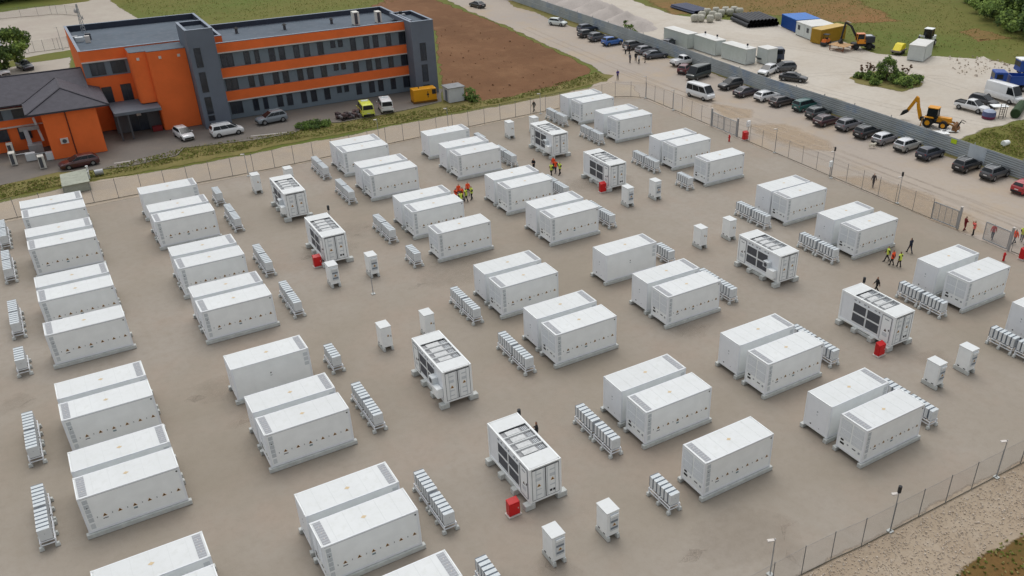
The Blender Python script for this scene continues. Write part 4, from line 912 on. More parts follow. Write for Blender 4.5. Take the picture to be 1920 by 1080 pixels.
for k_, x, y, h_, l, m_, bars in row: car(k_, x, y, h_, l, m_, bars=bool(bars), roofm=PROOF if 'white roof' in l or 'pale roof' in l else None)
car('mpv', 1509, 205, H, 'teal green box van in the row of dark cars', PTEAL)
car('pickup', 1281, 121, H, 'white double cab pickup beside the slate grey sedan', PW, bed=PW, cat='pickup')
car('minibus', 1309, 146, 183+12, 'black green passenger van with nose to the camera', PGRN, cat='van')
car('minibus', 1313, 183, -84, 'white minibus parked alone on the gravel near the fence', PW, cat='van')
G2_ = 'vehicles in the yard behind the wall'
car('hatch', 1254, 86, 30, 'dark car behind the metal wall beside the first white container', PNAVY, group=G2_)
car('suv', 1438, 139, 200, 'white suv behind the metal wall, nose to the left', PW, group=G2_)
car('suv', 1468, 133, 160, 'dark grey suv right behind the white suv in the yard', PDG, group=G2_)
car('sedan', 1487, 151, -58, 'black car alone behind the wall near the pale track', PB, group=G2_)
car('suv', 1843, 197, -84, 'black suv between the white pickup and the tall white van', PB, group=G2_)
car('pickup', 1821, 207, -84, 'white pickup with a black load bed beside the digger', PW, bed=TRIMD, cat='pickup', group=G2_)
car('van', 1880, 188, -94, 'tall white panel van beside the blue lorry', PW, cat='van', group=G2_)
G3_ = 'cars at the office building'
car('hatch', 346, 258, -80, 'small white car nose to the camera before the orange bay', PW, group=G3_)
car('mpv', 427, 252, 4, 'white people carrier before the grey stair tower', PW, group=G3_, bars=True)
car('suv', 510, 229, 186, 'silver grey suv before the right wing of the building', vpaint('silver_blue', c(120, 128, 136)), group=G3_, bars=True)
car('wagon', 150, 311, 186, 'dark red estate car before the orange wing wall', vpaint('dark_red_wagon', c(72, 28, 30)), group=G3_)
car('sedan', 48, 128, -75, 'dark blue car under the tree at the upper left', PNAVY, group=G3_)
car('hatch', 5, 139, -75, 'white car under the tree at the left photo edge', PW, group=G3_)
# ambulances
for (x, y), nm, pn, hd in (((687, 213), 'bright yellow', vpaint('ambulance_yellow', c(214, 222, 84)), 92), ((724, 206), 'white', PW, 88)):
    t = car('minibus', x, y+1, hd-10, nm+' old ambulance parked against the building verge', pn, cat='ambulance', group='old ambulances'); t.scale = (.8, 1.0, .88)
    q = MB(); q.box((.3, 0, 2.32), (.5, 1.1, .16), LIGHTW); q.build('light_bar', t, bevel=.02)
    q = MB()
    for s in (-1, 1): q.box((0, s*1.005, 1.05), (4.6, .012, .1), LIGHTR)
    q.build('red_stripe', t)
# blue lorry
BLUE = pm('lorry_blue', c(28, 70, 150), .4, var=.05, scale=1)
p = at(1898, 168); t = thing('lorry', 'blue tipper lorry at the right edge of the yard', 'lorry', p, R(140), G2_)
q = MB(); q.box((2.6, 0, 1.9), (2.0, 2.45, 2.3), BLUE); q.build('cab', t, bevel=.12)
q = MB(); q.box((3.61, 0, 2.35), (.03, 2.1, .85), GLASS); q.build('windscreen', t)
for s in (-1, 1):
    q = MB(); q.box((2.8, s*1.235, 2.35), (1.0, .03, .75), GLASS); q.build('side_window', t)
    q = MB(); q.box((3.62, s*.95, 1.1), (.05, .3, .2), LIGHTW); q.build('headlight', t)
    for x in (2.8, -1.4, -2.7):
        q = MB(); q.cyl((x, s*.85, .5), (x, s*1.22, .5), .5, TYRE, 16); o = q.build('wheel', t); q = MB(); q.cyl((x, s*1.2, .5), (x, s*1.24, .5), .26, RIM, 12); q.build('rim', o)
q = MB(); q.box((-1.0, 0, .85), (6.6, 1.0, .3), DARK); q.build('chassis', t)
q = MB()
q.box((-1.4, 0, 1.15), (4.8, 2.4, .12), BLUE)
for s in (-1, 1): q.box((-1.4, s*1.16, 1.85), (4.8, .08, 1.3), BLUE)
for x in (-3.78, .98): q.box((x, 0, 1.85), (.08, 2.24, 1.3), BLUE)
q.build('tipper_body', t)
p = at(1915, 140); t = thing('lorry', 'white and blue lorry behind the blue tipper, at the photo edge', 'lorry', p, R(150), G2_)
q = MB(); q.box((0, 0, 1.7), (2.2, 2.4, 2.0), BLUE); q.build('cab', t, bevel=.12); q = MB(); q.box((0, 0, 2.75), (2.4, 2.3, .25), WHITE); q.build('roof', t, bevel=.08)
q = MB(); q.box((1.12, 0, 2.0), (.03, 2.1, .8), GLASS); q.build('windscreen', t)
for s in (-1, 1):
    for x in (-.1, -3.0): q = MB(); q.cyl((x, s*.85, .5), (x, s*1.2, .5), .5, TYRE, 14); q.build('wheel', t)
q = MB(); q.box((-3.0, 0, 1.5), (3.6, 2.3, 1.2), BLUE); q.build('load_body', t)
p = at(1458, 116); t = thing('lorry', 'dark blue lorry cab beside the small white container', 'lorry', p, R(-30), G2_)
q = MB(); q.box((0, 0, 1.6), (1.9, 2.2, 2.0), PDB, top=(.85, .9)); q.build('cab', t, bevel=.1); q = MB(); q.box((.9, 0, 2.0), (.05, 1.9, .8), GLASS); q.build('windscreen', t)
for s in (-1, 1):
    q = MB(); q.box((0, s*1.07, 2.0), (1.1, .05, .7), GLASS); q.build('side_window', t); q = MB(); q.cyl((0, s*.8, .45), (0, s*1.1, .45), .45, TYRE, 14); q.build('wheel', t)
q = MB(); q.box((-2.4, 0, .8), (3.2, 2.0, .2), DARK); q.build('flat_bed', t)
# ------------------------------------------------------------------ containers beyond the wall
def iso(a, b_, cx, z, h, label, m, roofm, wd=2.44, win=False, door=True, group='containers in the yard'):
    """a -> b_: ground line of the long near side in px; body extends behind it"""
    A_, B_ = at(*a), at(*b_); d = (B_-A_); Ln = d.length; ang = math.atan2(d.y, d.x)
    t = thing('storage_container', label, 'container', A_, ang, group)
    q = MB(); q.bx(0, Ln, 0, wd, .1, h-.05, m)
    if cx:
        k = int(Ln/.28)
        for i in range(k): q.box((.14+i*(Ln-.28)/(k-1), -.02, h/2), (.12, .04, h-.4), m)
        for i in range(8): q.box((-.02, .2+i*(wd-.4)/7, h/2), (.04, .12, h-.4), m); q.box((Ln+.02, .2+i*(wd-.4)/7, h/2), (.04, .12, h-.4), m)
    q.bx(-.03, Ln+.03, -.04, wd+.03, .05, .22, m); q.build('body', t)
    q = MB(); q.bx(-.05, Ln+.05, -.06, wd+.05, h-.05, h+.06, roofm); q.build('roof', t)
    if door:
        q = MB(); q.box((Ln/2 if win else Ln+.05, -.03 if win else wd/2, 1.3), (.9, .04, 2.1) if win else (.03, wd*.86, 2.1), m); q.build('door', t)
    if win:
        for f_ in (.2, .78): q = MB(); q.box((Ln*f_, -.03, 1.6), (.8, .05, .9), PANE); q.build('window', t)
    return t
CW = pm('container_pale', c(206, 212, 210, .92), .55, var=.05, scale=.6, scale2=1.4, col3=c(192, 198, 194)); CR = pm('container_pale_roof', c(222, 222, 218, .92), .6, var=.05, scale=.5)
iso((1244, 78), (1288, 92), 0, 0, 2.75, 'pale container behind the wall, farthest left of four', CW, CR)
iso((1301, 92), (1340, 105), 0, 0, 2.75, 'pale container behind the wall, second of four', CW, CR)
iso((1352, 108), (1397, 122), 0, 0, 2.75, 'pale container behind the wall with an open door, third of four', CW, CR)
iso((1418, 116), (1437, 122), 0, 0, 2.75, 'short pale container beside the dark blue lorry', CW, CR)
iso((1464, 49), (1491, 61), 1, 0, 2.5, 'blue corrugated container beside the pile of black pipes', pm('container_blue', c(28, 74, 146), .5, var=.06, scale=1), pm('container_blue_roof', c(48, 112, 190), .5, var=.06, scale=1), wd=5.5)
iso((1491, 64), (1519, 75), 0, 0, 2.6, 'white site office cabin between the blue and ochre containers', CW, CR, wd=5.8, win=True)
iso((1537, 83), (1584, 73), 1, 0, 2.7, 'ochre container behind the orange roller', pm('container_ochre', c(168, 132, 38), .5, var=.08, scale=1), pm('container_ochre_roof', c(196, 164, 88), .5, var=.06, scale=1), win=False)
iso((1700, 112), (1730, 116), 0, 0, 2.75, 'white cabin standing before the white digger', CW, CR, wd=6.0)
for i, (x, y) in enumerate(((1322.7, 61), (1345, 67), (1401.8, 84))):
    p = at(x, y, 3.2); t = thing('camera_pole', ['thin pole with dark ball behind the second pale container, left one', 'thin pole with dark ball behind the second pale container, right one', 'thin pole with dark ball behind the third pale container'][i], 'camera pole', (p.x, p.y, 0), 0, 'poles behind the pale containers')
    q = MB(); q.cyl((0, 0, 0), (0, 0, 3.1), .04, GALV, 6); q.build('pole', t); q = MB(); q.cyl((0, 0, 3.05), (0, 0, 3.4), .18, DARK, 10); q.build('camera_dome', t)
# yellow generator and grey hut by the building
YG = pm('generator_yellow', c(214, 150, 18), .45, var=.05, scale=.8)
A_, B_ = at(777, 195), at(820, 189); ang = math.atan2(B_.y-A_.y, B_.x-A_.x); Ln = (B_-A_).length
t = thing('generator', 'yellow generator set beside the grey end block', 'generator', A_, ang)
q = MB(); q.bx(0, Ln, 0, 1.7, .25, 2.15, YG); q.build('housing', t, bevel=.08)
q = MB(); q.bx(-.05, Ln+.05, -.02, 1.72, .0, .24, pm('generator_base', c(120, 84, 30), .7)); q.build('base', t)
q = MB(); q.bx(Ln-.75, Ln-.1, -.02, 0, 1.2, 1.95, DARK); q.build('intake', t)
q = MB()
for k in range(3): q.box((Ln*.62, -.015, .85+k*.38), (.16, .02, .16), DARK)
q.cyl((Ln*.62, -.01, 1.23), (Ln*.62, -.035, 1.23), .2, DARK, 14); q.build('emblem', t)
q = MB(); q.cyl((Ln*.3, .8, 2.15), (Ln*.3, .8, 2.5), .08, DARK, 8); q.build('exhaust', t)
A_ = at(845, 193); t = thing('grey_hut', 'small pale concrete hut right of the yellow generator', 'hut', A_, R(0))
q = MB(); q.bx(-.2, 2.5, 0, 2.4, 0, 2.2, pm('hut_wall', c(190, 194, 198), .8, var=.06, scale=.9)); q.build('walls', t, bevel=.03)
q = MB(); q.bx(-.35, 2.65, -.12, 2.5, 2.2, 2.36, pm('hut_roof', c(142, 144, 146), .85, var=.12, scale=1)); q.build('roof', t)
q = MB(); q.bx(-.22, -.2, .6, 1.5, .1, 1.9, GREYW); q.build('door', t)
# scrap heap beside the ambulance
rnd = random.Random(3); p = at(657, 220); t = thing('scrap_heap', 'heap of brown scrap beside the yellow ambulance', 'scrap heap', p)
for k in range(3):
    q = MB()
    for i in range(14): q.box((rnd.uniform(-1.8, 1.8), rnd.uniform(-.8, .8), rnd.uniform(.1, .8)), (rnd.uniform(.3, 1.1), rnd.uniform(.1, .6), rnd.uniform(.08, .5)), [pm('scrap_brown', c(84, 66, 66), .8), pm('scrap_grey', c(120, 116, 120), .6), pm('scrap_dark', c(58, 46, 48), .8)][k], rz=rnd.uniform(0, 3))
    q.build('scrap_metal', t)
# ------------------------------------------------------------------ earth movers
DY = pm('digger_yellow', c(214, 146, 22), .45, var=.08, scale=2); DYD = pm('digger_dirty', c(176, 124, 46), .7, var=.15, scale=4)
def wheel(t, x, y, r, w_, s, rim=DY):
    q = MB(); q.cyl((x, y-w_/2, r), (x, y+w_/2, r), r, TYRE, 20); o = q.build('wheel', t, bevel=.04)
    q = MB(); q.cyl((x, y+s*w_/2-.02*s, r), (x, y+s*(w_/2+.03), r), r*.5, rim, 16); q.build('rim', o)
def cabin(t, x, y, z0, z1, lx, ly, roofm, m, rx2=.9):
    q = MB(); q.box((x, y, (z0+z1)/2), (lx-.04, ly-.04, z1-z0), GLASS, top=(rx2, rx2)); q.build('cab_glass', t)
    q = MB()
    for sx in (-1, 1):
        for sy in (-1, 1): q.beam((x+sx*lx/2, y+sy*ly/2, z0), (x+sx*lx/2*rx2, y+sy*ly/2*rx2, z1), .09, .09, m)
    q.build('cab_frame', t)
    q = MB(); q.box((x, y, z1+.07), (lx*rx2+.25, ly*rx2+.2, .14), roofm); q.build('cab_roof', t, bevel=.05)
p = at(1755, 238); t = thing('backhoe_loader', 'yellow backhoe loader digging behind the metal wall', 'digger', p, R(-66))
for s in (-1, 1): wheel(t, -1.15, s*.85, .72, .48, s); wheel(t, 1.1, s*.85, .62, .42, s)
q = MB(); q.box((1.0, 0, 1.25), (2.1, .95, .75), DY, top=(.9, .85)); q.build('bonnet', t, bevel=.06)
q = MB(); q.box((-.1, 0, .8), (3.0, .8, .4), DARK); q.build('chassis', t)
for s in (-1, 1): q = MB(); q.box((-1.1, s*.85, 1.5), (1.5, .55, .12), DY, top=(.8, 1)); q.build('mudguard', t, bevel=.04)
cabin(t, -.75, 0, 1.3, 2.75, 1.5, 1.35, DY, DARK)
q = MB()
for s in (-1, 1): q.beam((.6, s*.62, 1.45), (2.5, s*.62, .75), .14, .22, DYD); q.beam((1.2, s*.62, 1.1), (2.4, s*.62, 1.0), .07, .07, LOUV)
q.build('loader_arm', t)
q = MB(); q.prism([(2.4, .15), (3.2, .08), (3.1, .3), (2.75, .9), (2.45, .95)], -1.1, 1.1, pm('bucket_rust', c(120, 84, 50), .8, var=.2, scale=4), 'y'); q.build('loader_bucket', t)
q = MB()
for s in (-.5, .5): q.beam((3.0, s, .5), (3.3, s, 1.5), .07, .1, DARK); q.beam((3.3, s, 1.5), (3.9, s, 1.3), .06, .08, DARK)
q.build('fork', t)
q = MB(); q.beam((-2.0, 0, .9), (-2.5, 0, .9), .5, .6, DARK); q.build('swing_post', t)
q = MB(); q.beam((-2.4, 0, .8), (-3.0, .3, 2.2), .34, .5, DY); q.beam((-3.0, .3, 2.1), (-3.5, .6, 3.7), .34, .42, DY); q.build('boom', t, bevel=.04)
q = MB(); q.beam((-3.45, .55, 3.8), (-4.7, 1.1, 1.5), .32, .44, DY); q.beam((-3.3, .3, 2.9), (-4.0, .8, 3.1), .1, .1, LOUV); q.build('dipper', t, bevel=.04)
q = MB(); q.prism([(-4.6, 1.7), (-5.4, 1.3), (-5.7, .55), (-5.2, .75), (-4.6, 1.2)], .8, 1.5, DARK, 'y'); q.build('digging_bucket', t)
q = MB()
for s in (-1, 1): q.beam((-1.95, s*.85, 1.2), (-2.05, s*1.05, .05), .12, .14, DYD)
q.build('stabiliser_leg', t)
# wheeled excavator
p = at(1614, 91); t = thing('excavator', 'orange and black wheeled excavator with folded arm', 'excavator', p, R(150))
for s in (-1, 1):
    for x in (-1.3, 1.3): wheel(t, x, s*.95, .55, .5, s, DARK)
q = MB(); q.box((0, 0, .85), (3.9, 1.5, .5), DARK); q.build('undercarriage', t, bevel=.05)
q = MB(); q.box((-2.2, 0, .5), (.3, 2.5, .6), DARK); q.build('dozer_blade', t)
OR2 = pm('excavator_orange', c(226, 142, 34), .45)
q = MB(); q.box((-1.1, 0, 1.9), (2.2, 2.4, 1.2), pm('engine_dark', c(48, 52, 60), .5, var=.1, scale=4)); q.build('engine_cover', t, bevel=.12)
q = MB(); q.box((.35, .75, 1.6), (1.6, .9, .9), OR2); q.build('side_body', t, bevel=.06)
q = MB(); q.box((-1.1, .3, 2.55), (1.2, 1.0, .12), LOUV); q.build('hand_rail', t)
cabin(t, .65, .72, 1.7, 2.95, 1.5, 1.0, pm('cab_orange', c(228, 150, 110), .5), OR2)
q = MB(); q.beam((.9, -.3, 1.8), (2.4, -.35, 4.2), .32, .42, DARK); q.beam((2.4, -.35, 4.2), (3.6, -.35, 4.9), .3, .36, DARK); q.build('boom', t, bevel=.05)
q = MB(); q.beam((3.6, -.35, 5.0), (4.1, -.35, 1.9), .26, .34, DARK); q.beam((2.5, -.35, 4.8), (3.5, -.35, 5.2), .1, .1, LOUV); q.build('dipper', t, bevel=.05)
q = MB(); q.prism([(4.0, 2.0), (4.5, 1.2), (4.2, .5), (3.6, .5), (3.7, 1.2)], -.8, .1, DARK, 'y'); q.build('bucket', t)
# white digger behind the cabin
p = at(1735, 93); t = thing('excavator', 'white digger half hidden behind the white cabin', 'excavator', (p.x+3, p.y+2, 0), R(200))
for s in (-1, 1):
    for x in (-1.2, 1.2): wheel(t, x, s*.9, .6, .45, s, TRIM)
q = MB(); q.box((-.9, 0, 1.4), (2.0, 1.8, 1.0), WHITE); q.build('engine_cover', t, bevel=.08)
cabin(t, .3, 0, 1.6, 3.3, 1.6, 1.6, WHITE, DARK)
q = MB(); q.beam((.9, -.6, 1.8), (2.9, -.9, 2.3), .35, .4, WHITE); q.beam((2.9, -.9, 2.2), (4.0, -1.0, 1.2), .3, .3, DARK); q.build('boom', t, bevel=.05)
q = MB(); q.cyl((-1.2, .5, 1.9), (-1.2, .5, 2.7), .07, DARK, 8); q.build('exhaust', t)
# trailer with yellow machine
p = at(1684, 100); t = thing('trailer', 'flat dark trailer carrying a yellow attachment', 'trailer', p, R(20))
q = MB(); q.box((0, 0, .65), (3.6, 1.9, .25), pm('trailer_grey', c(120, 112, 106), .7, var=.15, scale=3)); q.build('deck', t)
for s in (-1, 1):
    for x in (-.6, .4): q = MB(); q.cyl((x, s*.75, .35), (x, s*1.0, .35), .35, TYRE, 12); q.build('wheel', t)
q = MB(); q.beam((1.8, 0, .6), (3.2, 0, .5), .12, .12, DARK); q.build('drawbar', t)
p2 = tag(MB().prism([(-1.6, 0), (1.3, 0), (1.3, .9), (.6, 1.1), (-.4, 1.0)], -.8, .7, pm('yellow_machine', c(222, 204, 30), .5), 'y').build('yellow_bucket', bevel=.05), 'yellow bucket lying on the flat trailer', 'bucket'); p2.location = (p.x, p.y, .79); p2.rotation_euler = (0, 0, R(20))
q = MB(); q.box((.9, 0, .5), (.9, 1.0, .7), pm('rust_orange', c(190, 110, 40), .7)); o = q.build('rusty_core', p2)
# orange mini roller
p = at(1548, 85); t = thing('roller', 'small orange roller before the ochre container', 'roller', p, R(15))
for s in (-1, 1): q = MB(); q.cyl((s*.85, -.55, .42), (s*.85, .55, .42), .42, DARK, 18); q.build('drum', t)
q = MB(); q.box((-.1, 0, .95), (2.1, 1.0, .6), pm('roller_orange', c(206, 104, 32), .5), top=(.8, .9)); q.build('body', t, bevel=.08)
q = MB(); q.beam((-.3, -.5, 1.2), (-.3, -.45, 2.1), .06, .06, DARK); q.beam((-.3, .5, 1.2), (-.3, .45, 2.1), .06, .06, DARK); q.box((-.1, 0, 2.15), (1.1, 1.1, .08), DARK); q.build('canopy', t)
q = MB(); q.box((.1, 0, 1.35), (.4, .45, .3), BLACK); q.build('seat', t)
# timber platform
p = at(1576, 93); t = thing('timber_platform', 'wooden platform left of the orange excavator', 'platform', p, R(10)); q = MB(); WOODM = pm('timber', c(186, 150, 108), .8, var=.12, scale=3)
for i in range(9): q.box((0, -1.6+i*.4, .95), (3.4, .37, .08), WOODM)
q.build('deck', t); q = MB()
for x in (-1.5, 1.5):
    for y in (-1.5, 1.5): q.box((x, y, .45), (.15, .15, .9), pm('rusty_legs', c(120, 70, 44), .8))
    q.beam((x, -1.5, .3), (x, 1.5, .3), .1, .1, MATS['rusty_legs'])
q.build('legs', t)
# ------------------------------------------------------------------ pipes, bags
PIPE = pm('pipe_black', c(40, 42, 48), .5, var=.1, scale=2); PIPE2 = pm('pipe_dark_blue', c(58, 66, 92), .5, var=.1, scale=2)
def pipes(a, b_, n, r, label, group, m, layers=1):
    A_, B_ = at(*a), at(*b_); d = (B_-A_).normalized(); s = Vector((d.y, -d.x, 0)); Ln = (B_-A_).length; ang = math.atan2(d.y, d.x); k = 0
    for ly in range(layers):
        for i in range(n-ly):
            off = s*(-(i+ly*.5)*2.05*r); o_ = A_+off
            q = MB(); q.cyl((0, 0, 0), (Ln, 0, 0), r, m, 14, caps=False); q.cyl((.0, 0, 0), (Ln, 0, 0), r*.86, BLACK, 14, caps=False)
            o = q.build('pipe'); o.location = (o_.x, o_.y, r+ly*1.75*r); o.rotation_euler = (0, 0, ang)
            tag(o, label, 'pipe', group)
pipes((1372, 38), (1404, 52), 9, .42, 'thick black pipe in the pile left of the blue container', 'pile of thick black pipes', PIPE, 2)
pipes((1258, 14), (1302, 27), 12, .2, 'thin dark blue pipe in the bundle at the top of the photo', 'bundle of thin dark blue pipes', PIPE2, 2)
BAG = pm('bag_white', c(176, 174, 162), .85, var=.15, scale=3, bump=.4, bscale=5)
rnd = random.Random(5)
def bag(px, py, s, label):
    p = at(px, py); me = bpy.data.meshes.new('bag'); bm = bmesh.new(); bmesh.ops.create_icosphere(bm, subdivisions=2, radius=1)
    for v in bm.verts:
        k = 1+rnd.uniform(-.08, .08); x, y, z = v.co
        f_ = lambda q: math.copysign(abs(q)**.55, q)
        v.co = Vector((f_(x)*.55*k, f_(y)*.55*k, f_(z)*.5*k+.5))*s
    bm.to_mesh(me); bm.free(); me.materials.append(BAG)
    for q_ in me.polygons: q_.use_smooth = True
    o = bpy.data.objects.new('bulk_bag', me); COL.objects.link(o); o.location = p; o.rotation_euler = (0, 0, rnd.uniform(0, 3)); tag(o, label, 'bulk bag', 'white bulk bags beside the pipes')
for x, y in ((1302, 40), (1314, 40), (1316, 34), (1331, 41), (1336, 33), (1346, 37), (1352, 30), (1360, 25), (1368, 29), (1326, 28), (1342, 26), (1376, 24), (1386, 27)): bag(x, y, 1.5, 'bulging white bulk bag in the heap between the two pipe stacks')
# barrel bag, steel frame table, tarp
p = at(1853, 221); t = thing('water_tank', 'small round tank with blue and red cover beside the white pickup', 'tank', p)
q = MB(); q.cyl((0, 0, 0), (0, 0, .35), .95, pm('tank_red', c(110, 40, 70), .6), 18, 1.0); q.build('lower_band', t); q = MB(); q.cyl((0, 0, .355), (0, 0, 1.0), 1.0, pm('tank_blue', c(84, 92, 132), .6), 18, .95); q.build('upper_band', t); q = MB(); q.cyl((0, 0, 1.005), (0, 0, 1.3), .95, pm('tank_top', c(160, 170, 190), .6), 18, .45); q.build('cover', t, bevel=.05)
p = at(1876, 222); t = thing('steel_frame', 'dark steel stand with a white board on top', 'steel stand', p, R(-30))
q = MB()
for s in (-.35, .35):
    q.beam((s, 0, 0), (s, 0, 2.2), .08, .08, DARK)
for k in range(6): q.beam((-.35, 0, .3+k*.35), (.35, 0, .3+k*.35), .05, .05, DARK)
q.build('ladder', t); q = MB(); q.box((0, 1.2, 1.6), (2.4, 1.5, .08), WHITE); q.build('board', t); q = MB()
for s in (-1, 1): q.beam((s, 1.8, 0), (s, 1.8, 1.6), .07, .07, DARK); q.beam((s, .6, 0), (s, .6, 1.6), .07, .07, DARK)
q.build('legs', t)
p = at(1908, 212); o = MB().cyl((-3, 0, .65), (3, 0, .65), .75, pm('tarp_green', c(44, 66, 38), .8, var=.2, scale=2), 12, .7).build('tarp_roll', bevel=.15); o.location = p; o.rotation_euler = (0, 0, R(25)); tag(o, 'long dark green tarpaulin roll at the right yard edge', 'tarpaulin')
for i, (x, y) in enumerate(((1762, 250), (1779, 245))):
    p = at(x, y); t = thing('white_board', 'white board lying behind the wall, %s one' % ('left', 'right')[i], 'board', p, R(-30), 'white boards on the ground'); q = MB(); q.box((0, 0, .12), (2.4, 1.6, .08), WHITE); q.build('board', t); q = MB(); q.box((0, 0, .04), (2.0, .12, .08), WOODM); q.build('batten', t)
p = at(1885, 272); o = MB().cyl((-.6, 0, .3), (.6, 0, .3), .45, WHITE, 10, .35).build('white_boulder', bevel=.1); o.location = p; tag(o, 'white lump lying in the grass beyond the wall', 'boulder')
# white truck / hut at the top left
p = at(0, 92); t = thing('white_lorry', 'white box lorry at the left photo edge above the tree', 'lorry', (p.x-3.2, p.y, 0), R(3))
q = MB(); q.box((0, 0, 2.0), (7.5, 2.5, 2.6), WHITE2); q.build('box_body', t, bevel=.06); q = MB(); q.box((0, 0, 3.32), (7.5, 2.5, .05), ROOFW); q.build('roof', t)
q = MB(); q.box((-4.9, 0, 1.4), (1.9, 2.3, 2.0), WHITE2); q.build('cab', t, bevel=.15)
for s in (-1, 1):
    for x in (-4.8, 2.4): q = MB(); q.cyl((x, s*.8, .48), (x, s*1.15, .48), .48, TYRE, 14); q.build('wheel', t)
# gravel heaps behind the wall
HEAP = pm('heap_gravel', c(176, 168, 162), .95, var=.05, scale=.5, scale2=2.5, col3=c(164, 156, 150), bump=.5, bscale=4)
for i, (x, y, r, h_) in enumerate(((1060, -2, 9, 4.), (1090, 10, 7, 3.2), (1118, 22, 6.5, 3.), (1146, 32, 6, 2.8), (1176, 44, 6, 2.8), (1040, -22, 10, 4.5), (1196, 52, 4.5, 1.9))):
    p = at(x, y); n = 26; me = bpy.data.meshes.new('heap'); bm = bmesh.new(); bmesh.ops.create_grid(bm, x_segments=n, y_segments=n, size=1.15)
    ph = rnd.uniform(0, 9)
    from mathutils import noise as mn
    for v in bm.verts:
        d_ = math.hypot(v.co.x, v.co.y); k = max(0, 1-d_)
        v.co = Vector((v.co.x*r, v.co.y*r, -.2+h_*k*(1+.25*mn.noise(Vector((v.co.x*2+ph, v.co.y*2, 0))))+.15*mn.noise(Vector((v.co.x*7+ph, v.co.y*7, 3)))))
    bm.to_mesh(me); bm.free(); me.materials.append(HEAP)
    for q_ in me.polygons: q_.use_smooth = True
    o = bpy.data.objects.new('gravel_heap', me); COL.objects.link(o); o.location = (max(p.x, 110.5+r*1.0), p.y, 0)
    tag(o, ['pale gravel heap, second farthest behind the metal wall', 'pale gravel heap, third farthest behind the metal wall', 'pale gravel heap, fourth farthest behind the wall', 'pale gravel heap, fifth farthest behind the wall', 'pale gravel heap next to the small wall shrub', 'pale gravel heap, farthest behind the metal wall', 'lowest pale gravel heap left of the first pale container'][i], 'gravel heap', 'gravel heaps behind the wall')
# ------------------------------------------------------------------ vegetation
def leafm(name, col): return pm(name, col, .8, var=.25, scale=1.5, spec=.2)
LA = [leafm('leaf_light', (.22, .31, .07)), leafm('leaf_mid', (.13, .2, .045)), leafm('leaf_dark', (.06, .1, .028))]
LD = [leafm('wood_light', (.06, .09, .022)), leafm('wood_mid', (.036, .06, .018)), leafm('wood_dark', (.02, .034, .012))]
BARK = pm('bark', (.09, .065, .045), .9, var=.2, scale=6)
def crown_mesh(rad, h0, h1, n, leaf, seed, mats, clumps=26, core=True):
    rnd = random.Random(seed); q = MB(); cs = []
    for i in range(clumps):
        a = rnd.uniform(0, 2*math.pi); zz = rnd.uniform(0, 1); rr = math.sqrt(rnd.uniform(.05, 1))*math.sin(math.pi*(.12+.8*zz))
        cs.append((Vector((rad*rr*math.cos(a), rad*rr*math.sin(a), h0+(h1-h0)*zz)), rnd.uniform(.18, .36)*rad, rnd.randrange(3)))
    for i in range(n):
        c0, cr, mi = cs[rnd.randrange(len(cs))]
        d = Vector((rnd.gauss(0, 1), rnd.gauss(0, 1), rnd.gauss(0, .8))).normalized()*cr*rnd.uniform(.55, 1.1)
        p = c0+d; u = Vector((rnd.gauss(0, 1), rnd.gauss(0, 1), rnd.gauss(0, 1))).normalized(); v = u.orthogonal().normalized(); s = leaf*rnd.uniform(.6, 1.4)
        mm = mats[min(2, max(0, mi+rnd.choice((-1, 0, 0, 0, 1))))]
        q.quad(p-u*s, p+v*s*.7, p+u*s, p-v*s*.7, mm)
    return q, cs
def tree(p, rad, H_, label, seed, group, mats=LA, n=2600, leaf=.2, cat='tree', name='broadleaf_tree', lo=.25):
    t = thing(name, label, cat, (p[0], p[1], 0), 0, group); q, cs = crown_mesh(rad, H_*lo, H_, n, leaf, seed, mats)
    me = bpy.data.meshes.new('crown'); me.from_pydata(q.v, [], q.f)
    for m in q.ms: me.materials.append(m)
    me.polygons.foreach_set('material_index', q.m); o = bpy.data.objects.new('crown', me); COL.objects.link(o); o.parent = t
    q = MB(); q.cyl((0, 0, 0), (0, 0, H_*.6), .05*H_**.7+.05, BARK, 8, .04)
    for c0, cr, mi in cs[:9]: q.cyl((0, 0, max(.1, c0.z*.45)), c0, .05, BARK, 5, .015)
    q.build('trunk', t); return t
tree(at(38, 128), 3.2, 6.5, 'green tree beside the car park at the upper left', 1, None, n=4200, leaf=.2)
tree(at(2, 140), 2.6, 5.5, 'dark green tree cut by the left photo edge', 2, None, n=3000, mats=[LA[1], LA[2], LA[2]])
tree(at(1662, 150), 1.9, 3.6, 'tallest bright green bush in the middle of the island', 3, 'bushes on the island', n=2600, leaf=.14, lo=.08, cat='bush', name='bush')
isl = [(1648, 150, 1.3, 1.8), (1678, 156, 1.4, 1.5), (1696, 162, 1.6, 1.5), (1712, 158, 1.5, 1.4), (1630, 148, 1.2, 1.2), (1612, 146, 1.1, .8), (1640, 158, 1.0, .9), (1686, 148, 1.2, 1.1), (1722, 152, 1.0, .9)]
il = ['small bush at the left foot of the tallest island bush', 'low bush right of the tallest island bush', 'wide low bush at the island front', 'low bush at the right front of the island', 'bush below the dry brown stalks', 'lowest bush at the left tip of the island', 'tiny bush at the front left of the island', 'bush behind the wide low island bush', 'small bush at the right tip of the island']
for i, (x, y, r, h_) in enumerate(isl): tree(at(x, y), r, h_, il[i], 10+i, 'bushes on the island', n=1100, leaf=.13, lo=.05, cat='bush', name='bush')
